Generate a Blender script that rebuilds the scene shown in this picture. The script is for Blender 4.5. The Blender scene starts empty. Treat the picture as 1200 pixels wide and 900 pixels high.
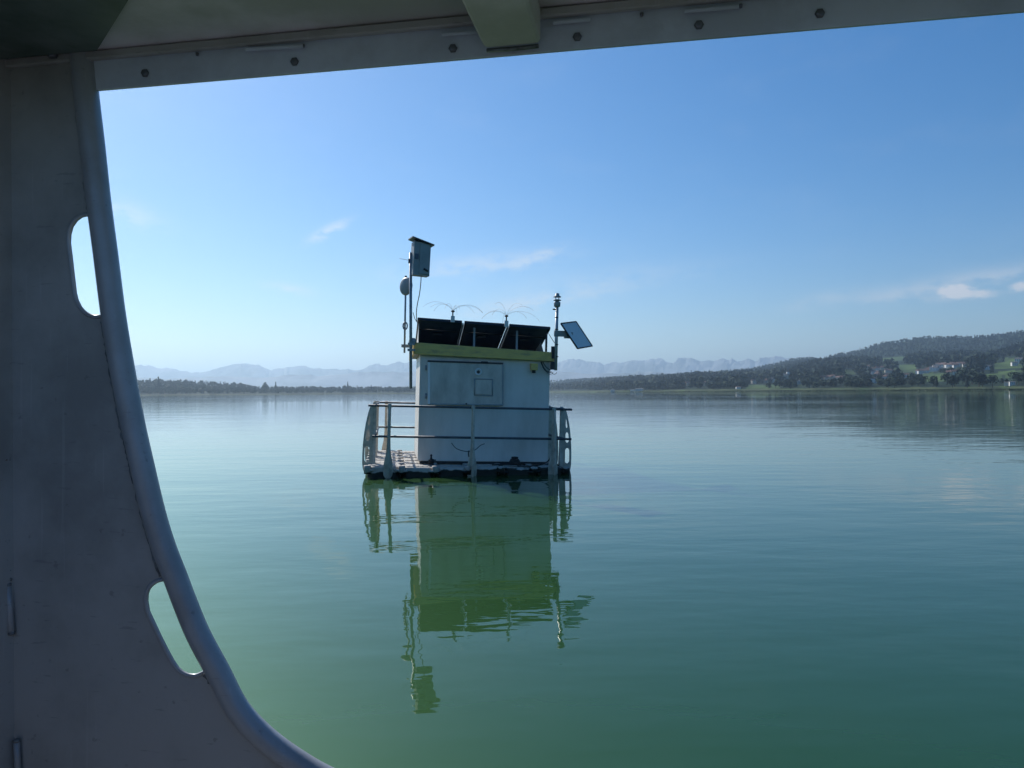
import bpy, bmesh, math, random
import numpy as np
from mathutils import Vector, Matrix, noise

R = math.radians
random.seed(7)
rng = np.random.default_rng(7)
sc = bpy.context.scene
col = sc.collection

# ------------------------------------------------------------------ camera
H = 1.295                       # eye height above the lake
F = 901.0                       # focal length in photo pixels (1200 px wide)
PITCH, ROLL = R(0.62), R(0.38)
cam_d = bpy.data.cameras.new("camera")
cam_d.sensor_width = 36.0
cam_d.lens = 36.0 * F / 1200.0
cam_d.clip_start = 0.02
cam_d.clip_end = 90000
cam = bpy.data.objects.new("camera", cam_d)
col.objects.link(cam)
CAMM = Matrix.Translation((0, 0, H)) @ Matrix.Rotation(R(90) + PITCH, 4, 'X') @ Matrix.Rotation(-ROLL, 4, 'Z')
cam.matrix_world = CAMM
sc.camera = cam

# ------------------------------------------------------------------ light
SUN_AZ, SUN_EL = R(-36), R(37)
sun_dir = Vector((math.sin(SUN_AZ) * math.cos(SUN_EL), math.cos(SUN_AZ) * math.cos(SUN_EL), math.sin(SUN_EL)))
w = bpy.data.worlds.new("World")
sc.world = w
w.use_nodes = True
nt = w.node_tree
for n in list(nt.nodes):
    nt.nodes.remove(n)
def N(t, typ, **kw):
    n = t.nodes.new(typ)
    for k, v in kw.items():
        setattr(n, k, v)
    return n
wo = N(nt, 'ShaderNodeOutputWorld')
bg = N(nt, 'ShaderNodeBackground')
bg.inputs['Strength'].default_value = 0.112
sky = N(nt, 'ShaderNodeTexSky', sky_type='NISHITA', sun_disc=False)
sky.sun_elevation = SUN_EL
sky.sun_rotation = SUN_AZ
sky.altitude = 450
sky.air_density = 1.0
sky.dust_density = 0.36
sky.ozone_density = 3.0
nt.links.new(bg.outputs[0], wo.inputs[0])
WORLD_SKY, WORLD_BG = sky, bg

sun_d = bpy.data.lights.new("sun", 'SUN')
sun_d.energy = 5.0
sun_d.angle = R(0.5)
sun_d.color = (1.0, 0.96, 0.90)
sun = bpy.data.objects.new("sun", sun_d)
col.objects.link(sun)
sun.rotation_euler = sun_dir.to_track_quat('Z', 'Y').to_euler()

sc.view_settings.view_transform = 'Standard'
sc.view_settings.look = 'None'
sc.view_settings.exposure = 0.0
sc.view_settings.gamma = 1.0
sc.view_settings.use_curve_mapping = False
sc.cycles.max_bounces = 8
sc.cycles.diffuse_bounces = 4
sc.cycles.glossy_bounces = 4
sc.cycles.volume_bounces = 0
sc.cycles.use_denoising = True
sc.cycles.sample_clamp_indirect = 6
sc.cycles.caustics_reflective = False
sc.cycles.caustics_refractive = False

# ------------------------------------------------------------------ pixel helpers
def ray(px, py):
    d = Vector(((px - 600) / F, -(py - 450) / F, -1.0))
    return (CAMM.to_3x3() @ d).normalized()
CAMP = Vector((0, 0, H))
def azel(px, py):
    d = ray(px, py)
    return math.atan2(d.x, d.y), math.asin(d.z)
def at_dist(px, py, dist):
    d = ray(px, py)
    return CAMP + d * (dist / math.hypot(d.x, d.y))

# ------------------------------------------------------------------ world clouds
geo = N(nt, 'ShaderNodeTexCoord')
sep = N(nt, 'ShaderNodeSeparateXYZ')
nt.links.new(geo.outputs['Generated'], sep.inputs[0])
def wm(op, a, b=None, c=None):
    n = N(nt, 'ShaderNodeMath', operation=op)
    for i, v in enumerate((a, b, c)):
        if v is None:
            continue
        if isinstance(v, (int, float)):
            n.inputs[i].default_value = v
        else:
            nt.links.new(v, n.inputs[i])
    return n.outputs[0]
az = wm('ARCTAN2', sep.outputs[0], sep.outputs[1])
el = wm('ARCSINE', sep.outputs[2])
mapn = N(nt, 'ShaderNodeCombineXYZ')
nt.links.new(az, mapn.inputs[0]); nt.links.new(wm('MULTIPLY', el, 2.2), mapn.inputs[1])
nz = N(nt, 'ShaderNodeTexNoise'); nz.inputs['Scale'].default_value = 26; nz.inputs['Detail'].default_value = 7
nz.inputs['Roughness'].default_value = 0.62
nt.links.new(mapn.outputs[0], nz.inputs['Vector'])
nz2 = N(nt, 'ShaderNodeTexNoise'); nz2.inputs['Scale'].default_value = 9; nz2.inputs['Detail'].default_value = 6
nt.links.new(mapn.outputs[0], nz2.inputs['Vector'])
nz3 = N(nt, 'ShaderNodeTexNoise'); nz3.inputs['Scale'].default_value = 110; nz3.inputs['Detail'].default_value = 6; nz3.inputs['Roughness'].default_value = .6
nt.links.new(mapn.outputs[0], nz3.inputs['Vector'])
# px, py, half width px, half height px, tilt (rise per unit az), strength, puffiness
CL = [(1118, 341, 17, 6.5, 0.0, 1.0, 1), (1140, 345, 22, 4.0, 0.0, .8, 1), (1199, 337, 12, 5.0, 0.0, .85, 1), (385, 270, 19, 6.0, .5, .55, 0),
      (560, 309, 90, 11, .1, .30, 0), (630, 300, 28, 6, .35, .28, 0), (610, 356, 80, 9, .15, .36, 0),
      (1060, 346, 60, 9, 0, .26, 0), (1150, 325, 70, 9, .08, .3, 0), (338, 338, 24, 6, -.1, .3, 0),
      (955, 352, 30, 7, .2, .16, 0), (150, 248, 30, 12, -.2, .25, 0), (700, 330, 120, 14, .1, .14, 0),
      (-300, 200, 160, 30, .2, .3, 0), (1700, 180, 160, 30, .1, .3, 0), (2300, 250, 200, 30, -.1, .4, 0)]
tot = None
for (px, py, sx, sy, tl, st, puff) in CL:
    a0, e0 = azel(px, py)
    da = wm('SUBTRACT', az, a0)
    dw = wm('MULTIPLY', wm('SUBTRACT', nz.outputs[0], .5), 2.2 * sy / F)
    de = wm('ADD', wm('SUBTRACT', wm('SUBTRACT', el, e0), wm('MULTIPLY', da, tl)), dw)
    qa = wm('POWER', wm('ABSOLUTE', wm('MULTIPLY', da, F / sx)), 2.0)
    qe = wm('POWER', wm('ABSOLUTE', wm('MULTIPLY', de, F / sy)), 2.0)
    g = wm('EXPONENT', wm('MULTIPLY', wm('ADD', qa, qe), -1.0))
    if puff:
        g = wm('ADD', wm('MULTIPLY', g, .95), wm('MULTIPLY', wm('SUBTRACT', nz3.outputs[0], .5), wm('MULTIPLY', wm('POWER', g, .5), 1.3)))
        mr = N(nt, 'ShaderNodeMapRange', interpolation_type='SMOOTHSTEP')
        mr.inputs[1].default_value = .10; mr.inputs[2].default_value = .95
        nt.links.new(g, mr.inputs[0]); g = mr.outputs[0]
    else:
        mr = N(nt, 'ShaderNodeMapRange', interpolation_type='SMOOTHSTEP')
        mr.inputs[1].default_value = .30; mr.inputs[2].default_value = .62
        nt.links.new(nz.outputs[0], mr.inputs[0])
        g = wm('MULTIPLY', g, mr.outputs[0])
    g = wm('MULTIPLY', g, st * (1.0 if puff else 1.45))
    tot = g if tot is None else wm('ADD', tot, g)
# a faint veil of cirrus everywhere
mr = N(nt, 'ShaderNodeMapRange', interpolation_type='SMOOTHSTEP')
mr.inputs[1].default_value = .5; mr.inputs[2].default_value = .8; mr.inputs[4].default_value = .035
nt.links.new(nz2.outputs[0], mr.inputs[0])
tot = wm('MINIMUM', wm('ADD', tot, mr.outputs[0]), .92)
mix = N(nt, 'ShaderNodeMix', data_type='RGBA')
nt.links.new(tot, mix.inputs['Factor'])
hs = N(nt, 'ShaderNodeHueSaturation'); hs.inputs['Saturation'].default_value = 1.38; hs.inputs['Hue'].default_value = .502
nt.links.new(sky.outputs[0], hs.inputs['Color'])
nt.links.new(hs.outputs[0], mix.inputs[6])
mix.inputs[7].default_value = (7.2, 7.4, 7.8, 1)
nt.links.new(mix.outputs[2], bg.inputs[0])

# ------------------------------------------------------------------ materials
def srgb(h):
    return tuple(((c / 255) / 12.92 if c / 255 <= .04045 else (((c / 255) + .055) / 1.055) ** 2.4) for c in h)
def mat(name, color, rough=.6, metal=0.0, var=0.0, vscale=4.0, bump=0.0, bscale=40.0, color2=None, spec=.5, lo=.4, hi=.65, stretch=(1, 1, 1)):
    m = bpy.data.materials.new(name); m.use_nodes = True
    t = m.node_tree; p = t.nodes['Principled BSDF']
    p.inputs['Roughness'].default_value = rough
    p.inputs['Metallic'].default_value = metal
    p.inputs['Specular IOR Level'].default_value = spec
    tc = N(t, 'ShaderNodeTexCoord'); mp = N(t, 'ShaderNodeMapping'); mp.inputs['Scale'].default_value = stretch
    t.links.new(tc.outputs['Object'], mp.inputs[0])
    if color2 is None:
        color2 = tuple(c * (1 - var) for c in color)
    nzz = N(t, 'ShaderNodeTexNoise'); nzz.inputs['Scale'].default_value = vscale; nzz.inputs['Detail'].default_value = 8; nzz.inputs['Roughness'].default_value = .62
    t.links.new(mp.outputs[0], nzz.inputs['Vector'])
    mrr = N(t, 'ShaderNodeMapRange', interpolation_type='SMOOTHSTEP'); mrr.inputs[1].default_value = lo; mrr.inputs[2].default_value = hi
    t.links.new(nzz.outputs[0], mrr.inputs[0])
    mx = N(t, 'ShaderNodeMix', data_type='RGBA'); mx.inputs[6].default_value = (*color, 1); mx.inputs[7].default_value = (*color2, 1)
    t.links.new(mrr.outputs[0], mx.inputs['Factor']); t.links.new(mx.outputs[2], p.inputs['Base Color'])
    rr = N(t, 'ShaderNodeMapRange'); rr.inputs[3].default_value = max(.05, rough - .1); rr.inputs[4].default_value = min(1, rough + .12)
    t.links.new(nzz.outputs[0], rr.inputs[0]); t.links.new(rr.outputs[0], p.inputs['Roughness'])
    if bump:
        n2 = N(t, 'ShaderNodeTexNoise'); n2.inputs['Scale'].default_value = bscale; n2.inputs['Detail'].default_value = 6
        t.links.new(mp.outputs[0], n2.inputs['Vector'])
        b = N(t, 'ShaderNodeBump'); b.inputs['Strength'].default_value = 1; b.inputs['Distance'].default_value = bump
        t.links.new(n2.outputs[0], b.inputs['Height']); t.links.new(b.outputs[0], p.inputs['Normal'])
    return m

M = {}
M['hull'] = mat('hull_paint', (.44, .44, .425), .45, 0, vscale=4, color2=(.29, .285, .27), bump=.0006, bscale=60, lo=.38, hi=.7)
M['hull_tube'] = mat('tube_paint', (.40, .42, .44), .36, .15, vscale=9, color2=(.33, .34, .35), bump=.0004, bscale=90)
def scratches(m):
    t = m.node_tree; p = t.nodes['Principled BSDF']; src = p.inputs['Base Color'].links[0].from_socket
    tc = N(t, 'ShaderNodeTexCoord'); out = src
    for (sc_, rot, lo, hi, colr) in (((160, 160, 5), .5, .66, .70, (.60, .61, .62, 1)), ((7, 120, 150), -.35, .67, .71, (.22, .22, .22, 1)), ((55, 55, 55), 0, .69, .74, (.17, .16, .15, 1))):
        mp = N(t, 'ShaderNodeMapping'); mp.inputs['Scale'].default_value = sc_; mp.inputs['Rotation'].default_value = (0, rot, 0); t.links.new(tc.outputs['Object'], mp.inputs[0])
        n = N(t, 'ShaderNodeTexNoise'); n.inputs['Scale'].default_value = 1; n.inputs['Detail'].default_value = 3; t.links.new(mp.outputs[0], n.inputs['Vector'])
        mr = N(t, 'ShaderNodeMapRange'); mr.inputs[1].default_value = lo; mr.inputs[2].default_value = hi; mr.inputs[4].default_value = (.16 if sc_[0] == 160 else .45); t.links.new(n.outputs[0], mr.inputs[0])
        mx = N(t, 'ShaderNodeMix', data_type='RGBA'); t.links.new(mr.outputs[0], mx.inputs['Factor']); t.links.new(out, mx.inputs[6]); mx.inputs[7].default_value = colr; out = mx.outputs[2]
    t.links.new(out, p.inputs['Base Color'])
scratches(M['hull']); scratches(M['hull_tube'])
M['weld'] = mat('weld_bead', (.22, .24, .25), .5, .3, vscale=60, color2=(.12, .13, .135), bump=.002, bscale=200)
M['beam'] = mat('beam_paint', (.66, .74, .84), .5, 0, vscale=7, color2=(.52, .58, .66), bump=.0004, bscale=120)
M['ceiling'] = mat('ceiling_laminate', (.90, .85, .88), .55, 0, vscale=3.2, color2=(.62, .60, .58), bump=.0008, bscale=50, lo=.38, hi=.62)
M['deck'] = mat('deck_paint', (.21, .21, .22), .6, 0, var=.2)
M['gusset'] = mat('gusset_paint', (.17, .20, .19), .6, 0, vscale=4, color2=(.07, .10, .085))
M['bolt'] = mat('bolt_steel', (.17, .18, .20), .45, .6)
M['rust'] = mat('rusty_red', (.14, .06, .045), .7, 0, vscale=30, color2=(.06, .03, .03))
M['cabin'] = mat('cabin_white_paint', (.84, .79, .72), .42, 0, vscale=2.6, color2=(.68, .63, .55), bump=.0006, bscale=14, stretch=(1, 1, .35), lo=.35, hi=.75)
M['door'] = mat('door_grey_paint', (.74, .67, .58), .45, 0, vscale=5, color2=(.50, .45, .38), stretch=(1, 1, .4), lo=.35, hi=.75)
M['trim'] = mat('white_trim', (.86, .86, .84), .3)
M['yellow'] = mat('faded_yellow_board', (.84, .58, .17), .55, 0, vscale=5, color2=(.54, .37, .16), stretch=(1, 1, 3), lo=.4, hi=.72)
M['roof'] = mat('roof_sheet', (.40, .41, .40), .6, 0, var=.2)
M['alu'] = mat('brushed_aluminium', (.55, .57, .58), .4, .35, var=.25, vscale=12)
M['galv'] = mat('galvanised_tube', (.36, .39, .42), .45, .2, var=.3, vscale=14)
M['darkmetal'] = mat('dark_metal', (.05, .055, .06), .45, .5)
M['pvback'] = mat('panel_backsheet', (.07, .11, .17), .3, 0, vscale=3, color2=(.045, .07, .11))
M['pvframe'] = mat('panel_black_frame', (.03, .034, .045), .4, .3)
M['enclosure'] = mat('enclosure_grey', (.38, .39, .39), .5, 0, var=.15)
M['cable'] = mat('cable_black', (.02, .02, .022), .5)
M['rail'] = mat('rail_tube_grey', (.10, .115, .135), .5, .15, var=.3, vscale=10)
M['post'] = mat('post_beige_plastic', (.62, .57, .47), .55, 0, vscale=9, color2=(.44, .40, .32))
M['rope'] = mat('dark_rope', (.03, .03, .035), .9, 0, vscale=90, color2=(.07, .065, .06), bump=.003, bscale=150)
M['glass'] = mat('dark_window_glass', (.03, .04, .05), .1, 0)
M['white_sensor'] = mat('sensor_white', (.78, .78, .77), .4, 0)

# float cubes: pale plastic, stained dark with algae near the water
def float_mat():
    m = mat('float_plastic', (.52, .49, .44), .6, 0, vscale=6, color2=(.40, .37, .33), bump=.001, bscale=40)
    t = m.node_tree; p = t.nodes['Principled BSDF']
    src = p.inputs['Base Color'].links[0].from_socket
    g = N(t, 'ShaderNodeNewGeometry'); s = N(t, 'ShaderNodeSeparateXYZ'); t.links.new(g.outputs['Position'], s.inputs[0])
    n = N(t, 'ShaderNodeTexNoise'); n.inputs['Scale'].default_value = 4.5; n.inputs['Detail'].default_value = 5
    t.links.new(g.outputs['Position'], n.inputs['Vector'])
    ma = N(t, 'ShaderNodeMath', operation='MULTIPLY_ADD'); ma.inputs[1].default_value = -.15; t.links.new(n.outputs[0], ma.inputs[0]); t.links.new(s.outputs[2], ma.inputs[2])
    mr = N(t, 'ShaderNodeMapRange', interpolation_type='SMOOTHSTEP'); mr.inputs[1].default_value = .010; mr.inputs[2].default_value = .026
    t.links.new(ma.outputs[0], mr.inputs[0])
    mx = N(t, 'ShaderNodeMix', data_type='RGBA'); mx.inputs[6].default_value = (.010, .014, .010, 1); t.links.new(src, mx.inputs[7])
    t.links.new(mr.outputs[0], mx.inputs['Factor']); t.links.new(mx.outputs[2], p.inputs['Base Color'])
    return m
M['float'] = float_mat()

# ------------------------------------------------------------------ mesh builder
class MB:
    def __init__(s):
        s.bm = bmesh.new(); s.mi = 0
    def _f(s, vs):
        try:
            f = s.bm.faces.new(vs); f.material_index = s.mi; return f
        except ValueError:
            return None
    def box(s, c, d, rot=None):
        hx, hy, hz = d[0] / 2, d[1] / 2, d[2] / 2
        v = []
        for x in (-hx, hx):
            for y in (-hy, hy):
                for z in (-hz, hz):
                    p = Vector((x, y, z))
                    if rot is not None:
                        p = rot @ p
                    v.append(s.bm.verts.new(p + Vector(c)))
        for q in ((0, 1, 3, 2), (4, 6, 7, 5), (0, 4, 5, 1), (2, 3, 7, 6), (0, 2, 6, 4), (1, 5, 7, 3)):
            s._f([v[i] for i in q])
        return s
    def box2(s, a, b):
        return s.box([(a[i] + b[i]) / 2 for i in range(3)], [abs(b[i] - a[i]) for i in range(3)])
    def prism(s, poly, vec):
        """closed extrusion of a (possibly concave) planar polygon, list of Vectors"""
        vec = Vector(vec); n = len(poly)
        a = [s.bm.verts.new(Vector(p)) for p in poly]
        b = [s.bm.verts.new(Vector(p) + vec) for p in poly]
        f1 = s._f(a); f2 = s._f(list(reversed(b)))
        for i in range(n):
            s._f([a[i], b[i], b[(i + 1) % n], a[(i + 1) % n]])
        s.bm.normal_update()
        bmesh.ops.triangulate(s.bm, faces=[f for f in (f1, f2) if f and len(f.verts) > 4])
        return s
    def tube(s, pts, r, n=10, caps=True, smooth=True):
        pts = [Vector(p) for p in pts]; rs = r if isinstance(r, (list, tuple)) else [r] * len(pts)
        rings = []; up = None
        for i, p in enumerate(pts):
            t = (pts[min(i + 1, len(pts) - 1)] - pts[max(i - 1, 0)]).normalized()
            if up is None:
                up = t.orthogonal().normalized()
            up = (up - t * up.dot(t)).normalized(); sd = t.cross(up)
            rings.append([s.bm.verts.new(p + (up * math.cos(2 * math.pi * k / n) + sd * math.sin(2 * math.pi * k / n)) * rs[i]) for k in range(n)])
        for a, b in zip(rings, rings[1:]):
            for k in range(n):
                f = s._f([a[k], a[(k + 1) % n], b[(k + 1) % n], b[k]])
                if f and smooth: f.smooth = True
        if caps:
            s._f(list(reversed(rings[0]))); s._f(rings[-1])
        return s
    def lathe(s, prof, c=(0, 0, 0), n=16, ax='Z'):
        c = Vector(c); rings = []
        for (r, z) in prof:
            ring = []
            for k in range(n):
                a = 2 * math.pi * k / n
                p = Vector((r * math.cos(a), r * math.sin(a), z))
                if ax == 'X': p = Vector((p.z, p.x, p.y))
                if ax == 'Y': p = Vector((p.x, p.z, p.y))
                ring.append(s.bm.verts.new(p + c))
            rings.append(ring)
        for a, b in zip(rings, rings[1:]):
            for k in range(n):
                f = s._f([a[k], a[(k + 1) % n], b[(k + 1) % n], b[k]])
                if f: f.smooth = True
        s._f(list(reversed(rings[0]))); s._f(rings[-1])
        return s
    def bevel(s, w, seg=2):
        es = [e for e in s.bm.edges if len(e.link_faces) == 2 and e.calc_face_angle(0) > R(35)]
        bmesh.ops.bevel(s.bm, geom=es, offset=w, segments=seg, affect='EDGES', profile=.6, clamp_overlap=True)
        return s
    def build(s, name, mats, parent=None, mtx=None):
        bmesh.ops.recalc_face_normals(s.bm, faces=s.bm.faces)
        me = bpy.data.meshes.new(name); s.bm.to_mesh(me); s.bm.free()
        for m in (mats if isinstance(mats, (list, tuple)) else [mats]):
            me.materials.append(m)
        o = bpy.data.objects.new(name, me); col.objects.link(o)
        if parent is not None:
            o.parent = parent
        if mtx is not None:
            o.matrix_world = mtx
        return o
def tag(o, label=None, cat=None, group=None, kind=None):
    if label: o['label'] = label
    if cat: o['category'] = cat
    if group: o['group'] = group
    if kind: o['kind'] = kind
    return o
def empty(name, mtx, label, cat, group=None):
    o = bpy.data.objects.new(name, None); o.empty_display_size = .2; col.objects.link(o); o.matrix_world = mtx
    return tag(o, label, cat, group)
def copy_tree(o, parent=None):
    c = o.copy(); col.objects.link(c)
    if parent is not None: c.parent = parent
    for ch in [x for x in col.objects if x.parent == o]:
        copy_tree(ch, c)
    return c

# ================================================================== SETTING
# ---- lake water
def water_mat():
    m = bpy.data.materials.new('lake_water'); m.use_nodes = True
    t = m.node_tree; p = t.nodes['Principled BSDF']
    p.inputs['Base Color'].default_value = (.008, .043, .006, 1)
    p.inputs['Roughness'].default_value = .02
    p.inputs['IOR'].default_value = 1.50
    p.inputs['Coat Weight'].default_value = 0
    p.inputs['Coat Roughness'].default_value = .30
    p.inputs['Coat IOR'].default_value = 1.33
    p.inputs['Specular IOR Level'].default_value = .5
    p.inputs['Specular Tint'].default_value = (.46, .62, .08, 1)
    g = N(t, 'ShaderNodeNewGeometry')
    def noise_n(scale, detail, st=(1, 1, 1), rough=.5):
        mp = N(t, 'ShaderNodeMapping'); mp.inputs['Scale'].default_value = st; t.links.new(g.outputs['Position'], mp.inputs[0])
        n = N(t, 'ShaderNodeTexNoise'); n.inputs['Scale'].default_value = scale; n.inputs['Detail'].default_value = detail; n.inputs['Roughness'].default_value = rough
        t.links.new(mp.outputs[0], n.inputs['Vector']); return n.outputs[0]
    def mm(op, a, b):
        n = N(t, 'ShaderNodeMath', operation=op)
        for i, v in enumerate((a, b)):
            if isinstance(v, (int, float)): n.inputs[i].default_value = v
            else: t.links.new(v, n.inputs[i])
        return n.outputs[0]
    fine = noise_n(7.5, 2, (.6, 1.2, 1))
    small = noise_n(2.6, 2.5, (.55, 1.25, 1))      # short ripples, crests across the view
    mid = noise_n(.75, 2, (.5, 1.3, 1))
    big = noise_n(.16, 2, (.6, 1.3, 1))
    patch = noise_n(.014, 3, (.35, 1.2, 1))        # areas of light breeze
    pr = N(t, 'ShaderNodeMapRange', interpolation_type='SMOOTHSTEP'); pr.inputs[1].default_value = .47; pr.inputs[2].default_value = .66
    pr.inputs[3].default_value = .55; pr.inputs[4].default_value = 1.9
    t.links.new(patch, pr.inputs[0])
    hh = mm('ADD', mm('MULTIPLY', mm('ADD', mm('MULTIPLY', small, .0062), mm('MULTIPLY', fine, .0011)), pr.outputs[0]), mm('ADD', mm('MULTIPLY', mid, .0085), mm('MULTIPLY', big, .018)))
    b = N(t, 'ShaderNodeBump'); b.inputs['Strength'].default_value = 1; b.inputs['Distance'].default_value = 1.0
    t.links.new(hh, b.inputs['Height']); t.links.new(b.outputs[0], p.inputs['Normal'])
    # green light scattered forward, towards the viewer, by the algae-rich water
    gl = N(t, 'ShaderNodeBsdfGlossy'); gl.inputs['Color'].default_value = (.028, .049, .026, 1); gl.inputs['Roughness'].default_value = .52
    fr = N(t, 'ShaderNodeFresnel'); fr.inputs['IOR'].default_value = 1.333
    blk = N(t, 'ShaderNodeBsdfDiffuse'); blk.inputs['Color'].default_value = (0, 0, 0, 1)
    tr = N(t, 'ShaderNodeMixShader'); t.links.new(fr.outputs[0], tr.inputs[0]); t.links.new(gl.outputs[0], tr.inputs[1]); t.links.new(blk.outputs[0], tr.inputs[2])
    ad = N(t, 'ShaderNodeAddShader'); t.links.new(p.outputs[0], ad.inputs[0]); t.links.new(tr.outputs[0], ad.inputs[1])
    t.links.new(ad.outputs[0], t.nodes['Material Output'].inputs['Surface'])
    return m
M['water'] = water_mat()
BOX = 24000.0
mb = MB()
s_ = BOX * .97
vs = [mb.bm.verts.new((x, y, 0)) for x, y in ((-s_, -s_), (s_, -s_), (s_, s_), (-s_, s_))]
mb._f(vs)
tag(mb.build('lake', M['water']), kind='structure', label='calm green lake reflecting the sky')

# ---- land
def land_mat(name, grass, wood, scale):
    m = mat(name, grass, .9, 0, vscale=scale, color2=wood, lo=.42, hi=.58, spec=.1)
    return m
M['meadow'] = land_mat('meadow', (.085, .135, .042), (.055, .090, .034), .004)
M['hillwood'] = land_mat('wooded_slope', (.022, .042, .022), (.014, .028, .017), .006)
M['reed'] = mat('reed_bank', (.085, .105, .045), .9, 0, vscale=.03, color2=(.045, .065, .03), spec=.1)
M['alp'] = mat('alp_hazed_rock', (.40, .42, .43), .9, 0, vscale=.0016, color2=(.16, .19, .19), spec=.1)  # pale tone is snow patches plus distance haze put into the colour

def interp(tab, x):
    xs = [t[0] for t in tab]; ys = [t[1] for t in tab]
    return float(np.interp(x, xs, ys))
def fbm(x, y, z=0, o=5):
    return noise.fractal(Vector((x, y, z)), 1.0, 2.0, o)
# ridge outlines as read off the photograph: (px, py)
CREST = [(300, 459), (560, 451), (644, 449), (670, 447), (700, 445.5), (730, 444), (770, 442.5), (800, 440.5), (840, 437.5), (880, 433), (905, 428.5), (930, 422), (950, 420), (962, 421.5), (980, 416), (1000, 412.5), (1030, 405), (1080, 397.5), (1120, 395), (1160, 393), (1200, 390), (1300, 384), (1450, 380), (1700, 392), (2200, 410)]
MIDR = [(300, 461), (644, 453), (700, 450), (760, 447), (840, 443), (900, 438), (950, 429), (1000, 425), (1050, 424), (1080, 421), (1120, 419), (1160, 419), (1180, 415), (1200, 410), (1300, 402), (1450, 398), (1700, 405), (2200, 420)]
FOOT = [(300, 462), (644, 457.2), (700, 456.6), (760, 455), (840, 452), (900, 449.5), (960, 446), (1000, 443), (1050, 439), (1100, 437), (1150, 433), (1200, 426), (1300, 420), (1450, 416), (1700, 420), (2200, 430)]
def horizon_y(px):
    # pixel row of the true horizon at this column
    lo, hi = 300., 600.
    for _ in range(30):
        md = (lo + hi) / 2
        if ray(px, md).z > 0: lo = md
        else: hi = md
    return (lo + hi) / 2
def hgt(px, py, dist):
    return max(0.0, (horizon_y(px) - py)) / F * dist * math.sqrt(1 + ((px - 600) / F) ** 2) / 1.0 * (1.0) / math.sqrt(1 + ((px - 600) / F) ** 2) * 1.0 if False else at_dist(px, py, dist).z
def dshore(px):
    return interp([(300, 2600), (644, 2500), (720, 1900), (800, 1500), (900, 1250), (1000, 1150), (1200, 1000), (1700, 800), (2200, 900)], px) + 30 * math.sin(px * .05) + 18 * math.sin(px * .13)
D_FOOT, D_MID, D_CREST = 1900., 2700., 4300.
def col_profile(px):
    ds = dshore(px)
    df = max(D_FOOT, ds * 1.18); dm = max(D_MID, df * 1.25)
    return [ds - 40, ds, ds + 25, ds + 130, df, dm, dm + 350, D_CREST, 5200, 6500, 9000], \
           [-2.5, -.3, 1.2, 5.5, hgt(px, interp(FOOT, px), df), hgt(px, interp(MIDR, px), dm), hgt(px, interp(MIDR, px), dm) + 4, hgt(px, interp(CREST, px), D_CREST), hgt(px, interp(CREST, px), D_CREST) * .75, 40, -2]
def land_z(px, d, prof=None):
    if prof is None: prof = col_profile(px)
    z = float(np.interp(d, prof[0], prof[1]))
    a, _ = azel(px, 450)
    k = min(1, max(0, (d - prof[0][3]) / 400))
    z += fbm(a * 14, d * .0016, 3.1) * 9 * k
    return z
def fx(px):   # ground point (x,y) for column px at distance d
    a = math.atan((px - 600) / F); return math.sin(a), math.cos(a)

def grid_land(name, cols, dists_n, proffn, zfn, matf, label):
    bm = bmesh.new(); rows = []
    for px in cols:
        prof = proffn(px); sx, sy = fx(px)
        ds = np.interp(np.linspace(0, len(prof[0]) - 1, dists_n), range(len(prof[0])), prof[0])
        rows.append([bm.verts.new((sx * d, sy * d, zfn(px, d, prof))) for d in ds])
    for a, b in zip(rows, rows[1:]):
        for k in range(dists_n - 1):
            f = bm.faces.new((a[k], a[k + 1], b[k + 1], b[k])); f.smooth = True
            f.material_index = matf(k, f)
    bmesh.ops.recalc_face_normals(bm, faces=bm.faces)
    me = bpy.data.meshes.new(name); bm.to_mesh(me); bm.free()
    o = bpy.data.objects.new(name, me); col.objects.link(o)
    tag(o, label, kind='structure')
    return o
def mcol(px):
    return px
cols_r = list(np.arange(330, 1500, 4.0)) + list(np.arange(1500, 2300, 20.0))
# meadows: patches (px0,px1,py0,py1) open grass on the right-hand slope
MEADOWS = [(1052, 1074, 427, 437), (990, 1003, 434, 438), (1080, 1122, 437, 448), (1166, 1200, 424, 432), (1178, 1200, 419, 424), (1170, 1200, 434, 441), (1035, 1060, 418, 421.5), (876, 915, 451, 455.5), (1145, 1172, 438, 443)]
def proj(p):
    q = CAMM.inverted() @ Vector(p)
    return 600 + F * q.x / -q.z, 450 - F * q.y / -q.z
def is_meadow(p, pad=0):
    x, y = proj(p)
    return any(a - pad <= x <= b + pad and c - pad <= y <= d + pad for a, b, c, d in MEADOWS)
def right_mat(k, f):
    c = f.calc_center_median(); d = math.hypot(c.x, c.y)
    x, _ = proj(c)
    if d < dshore(x) + 110: return 2 if fbm(x * .05, d * .01, 4) < .3 else 0
    if is_meadow(c): return 0
    return 1
hills = grid_land('hills', cols_r, 81, col_profile, land_z, right_mat, 'long wooded hill rising to the right with meadows')
for m in ('meadow', 'hillwood', 'reed'): hills.data.materials.append(M[m])

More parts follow.
